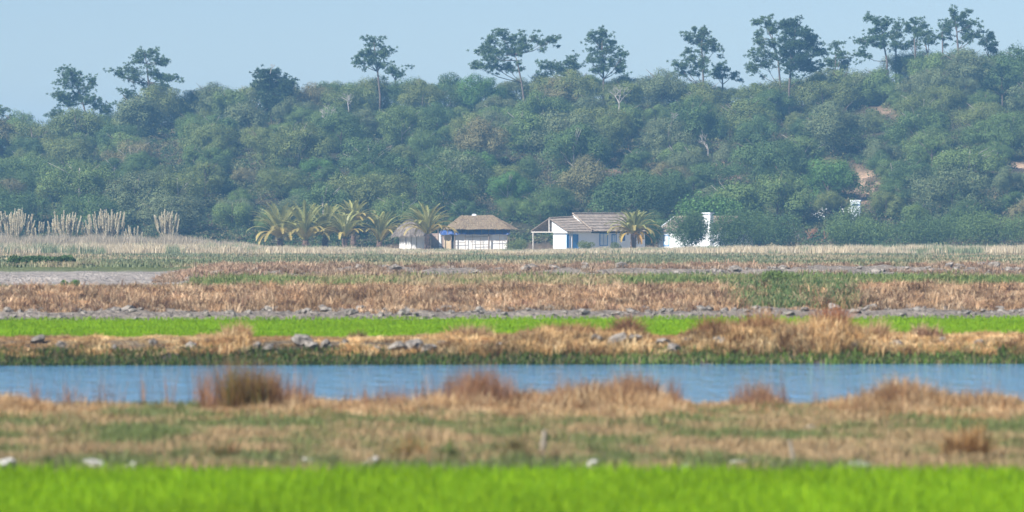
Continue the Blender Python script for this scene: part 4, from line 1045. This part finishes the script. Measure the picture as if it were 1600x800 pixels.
def cottage():
    TH = math.radians(38); Y0 = 498; X0 = px2x(887, Y0)
    t = empty('cottage', (X0, Y0, 0.0), 'white cottage with blue doors, grey brown roof and open gabled porch at its left end', 'cottage', rz=TH)
    Wd = 7.0; E = 2.55; RZ = 4.15; L1 = 3.75; L2 = 13.3; RZ2 = 4.75
    # u along the long side (x), v across (y)
    mb = MB()      # porch roof
    courses(mb, (-.1, Wd / 2, RZ), (L1 + 1.4, Wd / 2, RZ + .25), (L1, -.15, E), (-.1, -.15, E), 6, seed=1)
    courses(mb, (L1 + 1.4, Wd / 2, RZ + .25), (-.1, Wd / 2, RZ), (-.1, Wd + .15, E), (L1, Wd + .15, E), 6, seed=2)
    mb.tube([(-.15, Wd / 2, RZ + .09), (L1 + 1.4, Wd / 2, RZ + .33)], .09, 6)
    mb.build('porch_roof', M_ROOF, t)
    mb = MB()      # main roof
    courses(mb, (L1 - .1, Wd / 2, RZ2), (L2, Wd / 2, RZ2), (L2 - .8, -.25, E + .06), (L1 + .1, -.25, E + .06), 6, seed=3)
    courses(mb, (L2, Wd / 2, RZ2), (L1 - .1, Wd / 2, RZ2), (L1 + .1, Wd + .2, E + .06), (L2, Wd + .2, E + .06), 6, seed=4)
    mb.tube([(L1 - .15, Wd / 2, RZ2 + .08), (L2, Wd / 2, RZ2 + .08)], .10, 6)
    mb.tube([(L1 - .12, Wd / 2, RZ2 + .06), (L1 + .0, -.3, E + .16)], .10, 6)
    mb.build('roof', M_ROOF, t)
    mb = MB()      # verge boards and porch frame
    mb.tube([(-.14, Wd / 2, RZ + .02), (-.14, -.2, E + .02)], .075, 5); mb.tube([(-.14, Wd / 2, RZ + .02), (-.14, Wd + .2, E + .02)], .075, 5)
    mb.build('verge_board', M_WOOD, t)
    mb = MB(); mb.box(-.2, -.06, -.1, Wd + .1, E - .14, E - .02); mb.build('tie_beam', M_WOODP, t)
    mb = MB(); mb.box(-.21, -.09, Wd / 2 - .06, Wd / 2 + .06, E - .02, RZ - .1); mb.build('king_post', M_WOODP, t)
    for v in (Wd - .25,):
        mb = MB(); mb.box(-.2, -.08, v - .06, v + .06, -.3, E - .14); mb.build('post', M_WOODP, t)
    mb = MB(); mb.box(.55, .66, -.16, -.05, -.3, E - .04); mb.build('post', M_WOODP, t)
    # walls
    H = E - .05
    mb = MB()
    mb.box(.15, 12.7, .2, .42, -.3, H)                      # front
    mb.box(.15, .37, .42, 3.1, -.3, H)                      # gable end, right half closed
    mb.box(.37, L1 - .3, 2.9, 3.1, -.3, H)                  # porch back wall
    mb.box(L1 - .3, L1 - .1, 3.1, Wd - .2, -.3, H)
    mb.box(L1 - .1, 12.7, Wd - .42, Wd - .2, -.3, H)
    mb.box(12.48, 12.7, .42, Wd - .42, -.3, H)
    mb.add([(.2, .25, H), (.2, Wd / 2 - .1, H), (.2, Wd / 2 - .1, RZ - .2), (.35, .25, H), (.35, Wd / 2 - .1, H), (.35, Wd / 2 - .1, RZ - .2)], [(0, 2, 1), (3, 4, 5), (0, 3, 5, 2)])
    mb.add([(L1, .3, H), (L1, Wd - .3, H), (L1, Wd / 2, RZ2 - .12), (L1 + .15, .3, H), (L1 + .15, Wd - .3, H), (L1 + .15, Wd / 2, RZ2 - .12)], [(0, 2, 1), (3, 4, 5), (0, 3, 5, 2), (1, 2, 5, 4)])
    mb.build('wall', M_WHITE, t)
    mb = MB(); mb.box(L1 + .2, 12.75, .10, .195, H - .16, H + .05); mb.build('eave_strip', M_DARK, t)  # near-black strip along the wall top, just below the roof edge
    # openings on the front wall (v = .2)
    def pxu(px): return (px - 887) / 12.55 / math.cos(TH)
    def door(u0, u1, z1, label=None):
        mb = MB(); mb.box(u0, u0 + .08, .12, .198, -.1, z1); mb.box(u1 - .08, u1, .12, .198, -.1, z1); mb.box(u0 + .08, u1 - .08, .12, .198, z1 - .08, z1)
        f = mb.build('door', M_BLUE, t)
        mb = MB(); mb.box(u0 + .08, u1 - .08, .16, .197, -.1, z1 - .08)
        for k in range(1, 5): uu = u0 + .08 + (u1 - u0 - .16) * k / 5; mb.box(uu - .012, uu + .012, .145, .16, .0, z1 - .12)
        mb.build('door_leaf', M_BLUE, f)
        if label: f['label'] = label
        mb = MB(); mb.tube([(u1 - .2, .15, 1.05), (u1 - .2, .1, 1.05), (u1 - .3, .1, 1.05)], .018, 6); mb.build('handle', M_DARK, f)
    door(pxu(886.5), pxu(890.5) , 2.2, 'narrow blue door at the corner')
    door(pxu(893.5), pxu(905), 2.2, 'wide blue double door')
    def window(u0, u1, z0, z1):
        mb = MB()
        mb.box(u0, u0 + .09, .11, .198, z0, z1); mb.box(u1 - .09, u1, .11, .198, z0, z1); mb.box(u0 + .09, u1 - .09, .11, .198, z0, z0 + .09); mb.box(u0 + .09, u1 - .09, .11, .198, z1 - .09, z1)
        mb.box((u0 + u1) / 2 - .03, (u0 + u1) / 2 + .03, .13, .198, z0 + .09, z1 - .09)
        f = mb.build('window', M_BLUE, t)
        mb = MB(); mb.box(u0 + .09, u1 - .09, .15, .197, z0 + .09, z1 - .09); mb.build('pane', M_TANK, f)
    window(pxu(939), pxu(952), .75, 2.35)
    window(pxu(958.5), pxu(966), 1.0, 2.2)
    mb = MB(); mb.box(pxu(972), pxu(980), .15, .198, 1.35, 2.1); o = mb.build('window', M_NAVY, t)
    mb = MB()
    mb.add([(12.5, .3, H), (12.5, Wd - .3, H), (12.5, Wd / 2, RZ2 - .12), (12.68, .3, H), (12.68, Wd - .3, H), (12.68, Wd / 2, RZ2 - .12)], [(0, 2, 1), (3, 4, 5), (0, 3, 5, 2), (1, 2, 5, 4)]); mb.build('gable', M_WHITE, t)
cottage()

def cottage_two():
    Y0 = 509; X0 = px2x(1028, Y0)
    t = empty('cottage', (X0, Y0, 0), 'white cottage half hidden behind dark shrubs, with a tall white chimney', 'cottage', rz=math.radians(-40))
    E, RZ = 2.6, 4.35; Wd = 7.2; L = 10.0
    mb = MB(); courses(mb, (-.1, Wd / 2, RZ), (L, Wd / 2, RZ), (L, -.2, E), (-.1, -.2, E), 6, seed=8); courses(mb, (L, Wd / 2, RZ), (-.1, Wd / 2, RZ), (-.1, Wd + .2, E), (L, Wd + .2, E), 6, seed=9)
    mb.tube([(-.1, Wd / 2, RZ + .08), (L, Wd / 2, RZ + .08)], .1, 6); mb.build('roof', M_ROOF, t)
    mb = MB(); mb.box(0, L - .2, 0, .2, -.3, E); mb.box(0, .2, .2, Wd - .2, -.3, E); mb.box(0, L - .2, Wd - .2, Wd, -.3, E); mb.box(L - .4, L - .2, .2, Wd - .2, -.3, E)
    mb.add([(.02, .05, E), (.02, Wd - .05, E), (.02, Wd / 2, RZ - .06), (.2, .05, E), (.2, Wd - .05, E), (.2, Wd / 2, RZ - .06)], [(0, 2, 1), (3, 4, 5), (0, 3, 5, 2), (1, 2, 5, 4)])
    mb.build('wall', M_WHITE, t)
    mb = MB()
    for a, b in (((-.16, Wd / 2, RZ + .08), (-.16, -.25, E + .0)), ((-.16, Wd / 2, RZ + .08), (-.16, Wd + .25, E + .0))): mb.tube([a, b], .10, 5)
    mb.build('verge', M_WHITE, t)
    mb = MB(); u = .95
    mb.box(u, u + .08, -.08, -.003, .7, 2.1); mb.box(u + .82, u + .9, -.08, -.003, .7, 2.1); mb.box(u + .08, u + .82, -.08, -.003, .7, .78); mb.box(u + .08, u + .82, -.08, -.003, 2.02, 2.1)
    f = mb.build('window', M_BLUE, t); mb = MB(); mb.box(u + .08, u + .82, -.04, -.004, .78, 2.02); mb.build('pane', M_TANK, f)
    # chimney: px 1098-1114, rows 332-358; placed on the front side of the roof
    uc = (1106 - 1028) / 12.3 / math.cos(math.radians(40)) ; s = .62
    mb = MB(); mb.box(uc - s, uc + s, -.75, -.01, -.3, 4.55); mb.box(uc - s + .12, uc + s - .12, -.63, -.13, 4.55, 4.78); mb.box(uc - s - .06, uc + s + .06, -.81, .05, 4.78, 4.92)
    mb.build('chimney', M_WHITE, t)
cottage_two()

def thatch_mesh(r0, r1, z0, z1, n=9000, ln=.5):
    """thatched dome: strands combed down a rounded cone, with a ragged fringe"""
    u = rng.uniform(0, 1, n) ** .6; a = rng.uniform(0, TAU, n)
    rad = r1 + (r0 - r1) * u; zz = z1 - (z1 - z0) * u ** 1.7
    sl = np.arctan2((z1 - z0) * 1.7 * u ** .7, (r0 - r1))
    b = np.stack([np.cos(a) * rad, np.sin(a) * rad, zz + .05], -1)
    lean = np.pi / 2 + sl + rng.normal(0, .06, n)
    return blades(b, ln * rng.uniform(.6, 1.3, n), np.full(n, .05), a, lean, palette(n, [(.26, .22, .19), (.34, .29, .25), (.20, .16, .13)]), .02)

def round_hut():
    Y0 = 500; X0 = px2x(644, Y0)
    t = empty('round_hut', (X0, Y0, 0), 'small round white hut with a shaggy grey thatched dome roof', 'hut')
    def ring(r, z0, z1, n=36, th=.14):
        mb = MB(); vs = []
        for z in (z0, z1):
            for rr_ in (r, r - th):
                vs += [(math.cos(TAU * k / n) * rr_, math.sin(TAU * k / n) * rr_, z) for k in range(n)]
        fs = []
        for k in range(n):
            j = (k + 1) % n
            fs += [(k, j, 2 * n + j, 2 * n + k), (n + k, 3 * n + k, 3 * n + j, n + j), (2 * n + k, 2 * n + j, 3 * n + j, 3 * n + k)]
        mb.add(vs, fs); return mb
    ring(1.6, -.3, 2.3).build('wall', M_WHITE2, t)
    mb = MB()
    for a in (-2.05, -1.62, -1.2): mb.tube([(math.cos(a) * 1.62, math.sin(a) * 1.62, -.2), (math.cos(a) * 1.62, math.sin(a) * 1.62, 2.2)], .035, 5)
    mb.build('wall_batten', M_WOOD, t)
    # solid underlay so the thatch is not see-through
    mb = MB(); n = 28; prof = [(2.35, 1.95), (2.3, 2.25), (1.9, 2.95), (1.2, 3.5), (.5, 3.85), (.02, 3.95)]
    vs = [(math.cos(TAU * k / n) * r, math.sin(TAU * k / n) * r, z) for r, z in prof for k in range(n)]
    mb.add(vs, [(i * n + k, i * n + (k + 1) % n, (i + 1) * n + (k + 1) % n, (i + 1) * n + k) for i in range(len(prof) - 1) for k in range(n)])
    rf = mb.build('roof', solid_mat('thatch_core', (.20, .165, .14), (.28, .24, .2), 6, .95, .8, 14), t)
    link('thatch', np_mesh('thatch', *thatch_mesh(2.45, .05, 2.1, 4.05)), M_THATCH, rf)
round_hut()

def reed_hut():
    Y0 = 501; X0 = px2x(745, Y0); s = F / Y0
    t = empty('reed_roofed_hut', (X0, Y0, 0), 'long white walled hut with brown reed hipped roof, blue tarp band and rough poles', 'hut')
    U = lambda px: (px - 745) / s
    # roof: eave ring and ridge
    n = 44; ring = []
    ea, eb = 4.55, 3.0; cx = U(751)
    for k in range(n):
        a = TAU * k / n; c, s_ = math.cos(a), math.sin(a)
        p = .55
        ring.append(Vector((cx + ea * math.copysign(abs(c) ** p, c), eb * math.copysign(abs(s_) ** p, s_) + 2.2, 2.86 + .04 * math.sin(k * 2.3))))
    rl, rr_ = Vector((U(721), 2.2, 4.52)), Vector((U(768), 2.2, 4.58))
    mb = MB(); tops = []
    for v in ring:
        f = min(max((v.x - (cx - 2.6)) / 5.2, 0), 1); tops.append(rl.lerp(rr_, f))
    steps = 7
    for i in range(steps):
        for k in range(n):
            j = (k + 1) % n; t0, t1 = i / steps, min((i + 1.15) / steps, 1.03)
            off = Vector((0, 0, .07))
            a0, a1 = tops[k].lerp(ring[k], t0), tops[j].lerp(ring[j], t0); b0, b1 = tops[k].lerp(ring[k], t1) + off, tops[j].lerp(ring[j], t1) + off
            mb.add([a0, a1, b1, b0, b1 - off * 1.3, b0 - off * 1.3], [(0, 3, 2, 1), (3, 5, 4, 2)])
    rf = mb.build('roof', M_REED, t)
    m = 7000; k = rng.integers(0, n, m); f = rng.uniform(0, 1, m); u = rng.uniform(0, 1, m)
    A = np.array([tuple(v) for v in ring]); T = np.array([tuple(v) for v in tops]); j = (k + 1) % n
    e = A[k] * (1 - f[:, None]) + A[j] * f[:, None]; tt = T[k] * (1 - f[:, None]) + T[j] * f[:, None]
    b = tt * (1 - u[:, None]) + e * u[:, None] + np.array([0, 0, .09]); d = e - tt
    az_ = np.arctan2(d[:, 1], d[:, 0]); ln = np.pi / 2 + np.arctan2(-d[:, 2], np.hypot(d[:, 0], d[:, 1]))
    V = blades(b, rng.uniform(.3, .6, m), np.full(m, .05), az_, ln + rng.normal(0, .03, m), palette(m, [(.30, .22, .14), (.38, .30, .19), (.22, .15, .10)]), .01)
    link('reeds', np_mesh('roof_reeds', *V), M_THATCH, rf)
    mb = MB(); mb.box(U(737), U(744), 2.05, 2.35, 4.52, 4.70); mb.box(U(738.5), U(742.5), 2.1, 2.3, 4.70, 4.76); mb.build('roof_cap', M_WHITE, t)
    # blue tarp valance, slanting down and out
    mb = MB(); nx = 60; x0, x1 = U(687), U(797)
    for r_, (yy, zz) in enumerate(((.15, 2.95), (-.10, 2.55), (-.30, 2.18))):
        for c in range(nx + 1):
            u = c / nx; mb.v.append((x0 + (x1 - x0) * u, yy + .04 * math.sin(u * 60 + r_), zz - (.38 * (1 - min(u / .25, 1)) if r_ == 0 else .05 * (1 - min(u / .25, 1))) + .03 * math.sin(u * 37 + r_)))
    for r_ in range(2):
        for c in range(nx): mb.f.append((r_ * (nx + 1) + c, r_ * (nx + 1) + c + 1, (r_ + 1) * (nx + 1) + c + 1, (r_ + 1) * (nx + 1) + c))
    mb.build('tarp', M_TARP, t)
    mb = MB()
    for k in range(11):
        u = U(690 + k * 10.4); mb.tube([(u, .12, 3.0), (u + .10 * (k - 5) * .3, -.34, 2.22)], .03, 4)
    mb.build('rafter_ends', M_WOOD, t)
    # wall panels
    def panel(a, b, z1, mat, lab=None, y=.3):
        mb = MB(); mb.box(U(a), U(b), y, y + .1, -.2, z1); o = mb.build('wall_panel', mat, t)
        if lab: o['label'] = lab
    panel(709.3, 792, 2.3, M_WHITE2, 'long white panel'); panel(704.8, 709, 2.3, M_DARK, 'dark sheet painted as gap shade', .5); panel(694, 704.5, 2.32, M_BEIGE, 'beige panel'); panel(690.3, 693.7, 2.3, M_CLAY, 'pinkish panel', .35)  # the near-black sheet stands for shade between the panels
    panel(686, 690, 2.2, M_WHITE, 'narrow white panel'); panel(673, 685.7, 2.3, M_CLAY, 'pinkish panel', .32)
    mb = MB(); mb.box(U(674), U(674) + .1, .45, 4.6, -.2, 2.3); mb.box(U(792) - .1, U(792), .45, 4.6, -.2, 2.3); mb.box(U(674) + .1, U(792) - .1, 4.4, 4.6, -.2, 2.3); mb.build('wall', M_WHITE2, t)
    # ledge of the base and horizontal rails
    mb = MB(); mb.box(U(674), U(790), .1, .3, -.2, .14); mb.build('plinth', M_CLAY, t)
    for a, top, r_ in [(684.5, 2.95, .07), (691.5, 2.6, .05), (705.5, 2.4, .08), (711, 2.9, .07), (727, 2.5, .04), (738, 2.4, .03), (751, 1.7, .03), (763.5, 2.9, .10), (781, 2.4, .03), (793.5, 2.8, .06), (796.5, 2.7, .03), (675, 2.4, .04)]:
        u = U(a); mb = MB(); w = R.uniform(-.05, .05)
        mb.tube([(u, -.05, -.3), (u + w, -.08, top * .5), (u, -.06, top)], [r_, r_ * .9, r_ * .8], 7); mb.build('pole', M_WOOD, t)
    for a, b, z in [(727, 762, 1.85), (765, 790, 1.35), (673, 690, .6), (705, 727, 1.1), (738, 763, .9)]:
        mb = MB(); mb.tube([(U(a), .0, z), (U(b), .02, z + .05)], .03, 5); mb.build('rail', M_WOOD, t)
reed_hut()

def slope_hut():
    Y0 = 530.0; X0 = px2x(1337, Y0); s = F / Y0; z1 = py2z(312.5, Y0); z0 = py2z(325.5, Y0); gz = float(terrain_z(np.array([X0]), np.array([Y0]))[0])
    t = empty('small_white_hut', (X0, Y0, gz), 'tiny white hut with a dark blue band showing above the trees at right', 'hut', rz=math.radians(-10))
    top = z1 - gz; h = 7.5 / s
    mb = MB(); mb.box(-h, h, -.5, .9, -.5, top - .2); mb.build('wall', M_TANK, t)
    mb = MB(); mb.box(-h - .06, h + .06, -.56, .96, top - .2, top); mb.build('roof', M_WHITE, t)
    mb = MB(); mb.box(-h + .25, h - .05, -.53, -.503, top - .75, top - .55); mb.build('blue_band', M_NAVY, t)
slope_hut()

# white specks added for bright glimpses through the shrub left of the small hut
def glimpse_specks(px, py, Y, sp, n, label, seed):
    rr = random.Random(seed); P = np.array([[rr.gauss(0, sp), rr.uniform(-.3, .3), rr.gauss(0, sp * .8)] for _ in range(n)])
    nn = np.tile(np.array([0, -.9, .45]), (n, 1)) + rng.normal(0, .3, (n, 3)); nn /= np.linalg.norm(nn, axis=1, keepdims=True)
    V, q, _, c = leaf_cloud(P, nn, rng.uniform(.08, .26, n), np.ones((n, 3)) * .75)
    o = link('glimpse_specks', np_mesh('glimpse_specks', V, q, None, c), M_PLUME, loc=(px2x(px, Y), Y, py2z(py, Y))); tag(o, label, 'glimpse_specks')
glimpse_specks(1284, 333, 512, .45, 34, 'white specks for bright glimpses through the tree above the rusty dead shrubs', 1)
glimpse_specks(1320, 328, 512, .35, 14, 'few white specks just below left of the small white hut', 2)

# ------------------------------------------------------------------ haze
def haze():
    m = bpy.data.materials.new('haze_air'); m.use_nodes = True; t = m.node_tree; t.nodes.clear()
    out = t.nodes.new('ShaderNodeOutputMaterial'); v = t.nodes.new('ShaderNodeVolumePrincipled')
    v.inputs['Color'].default_value = (.27, .60, 1.0, 1); v.inputs['Density'].default_value = HAZE_DENS; v.inputs['Anisotropy'].default_value = .0
    t.links.new(v.outputs[0], out.inputs['Volume'])
    mb = MB(); mb.box(-900, 900, -30, 3600, -90, 60)
    o = mb.build('haze', m); tag(o, 'thin blue daytime haze', kind='stuff')
HAZE_DENS = .00042
haze()
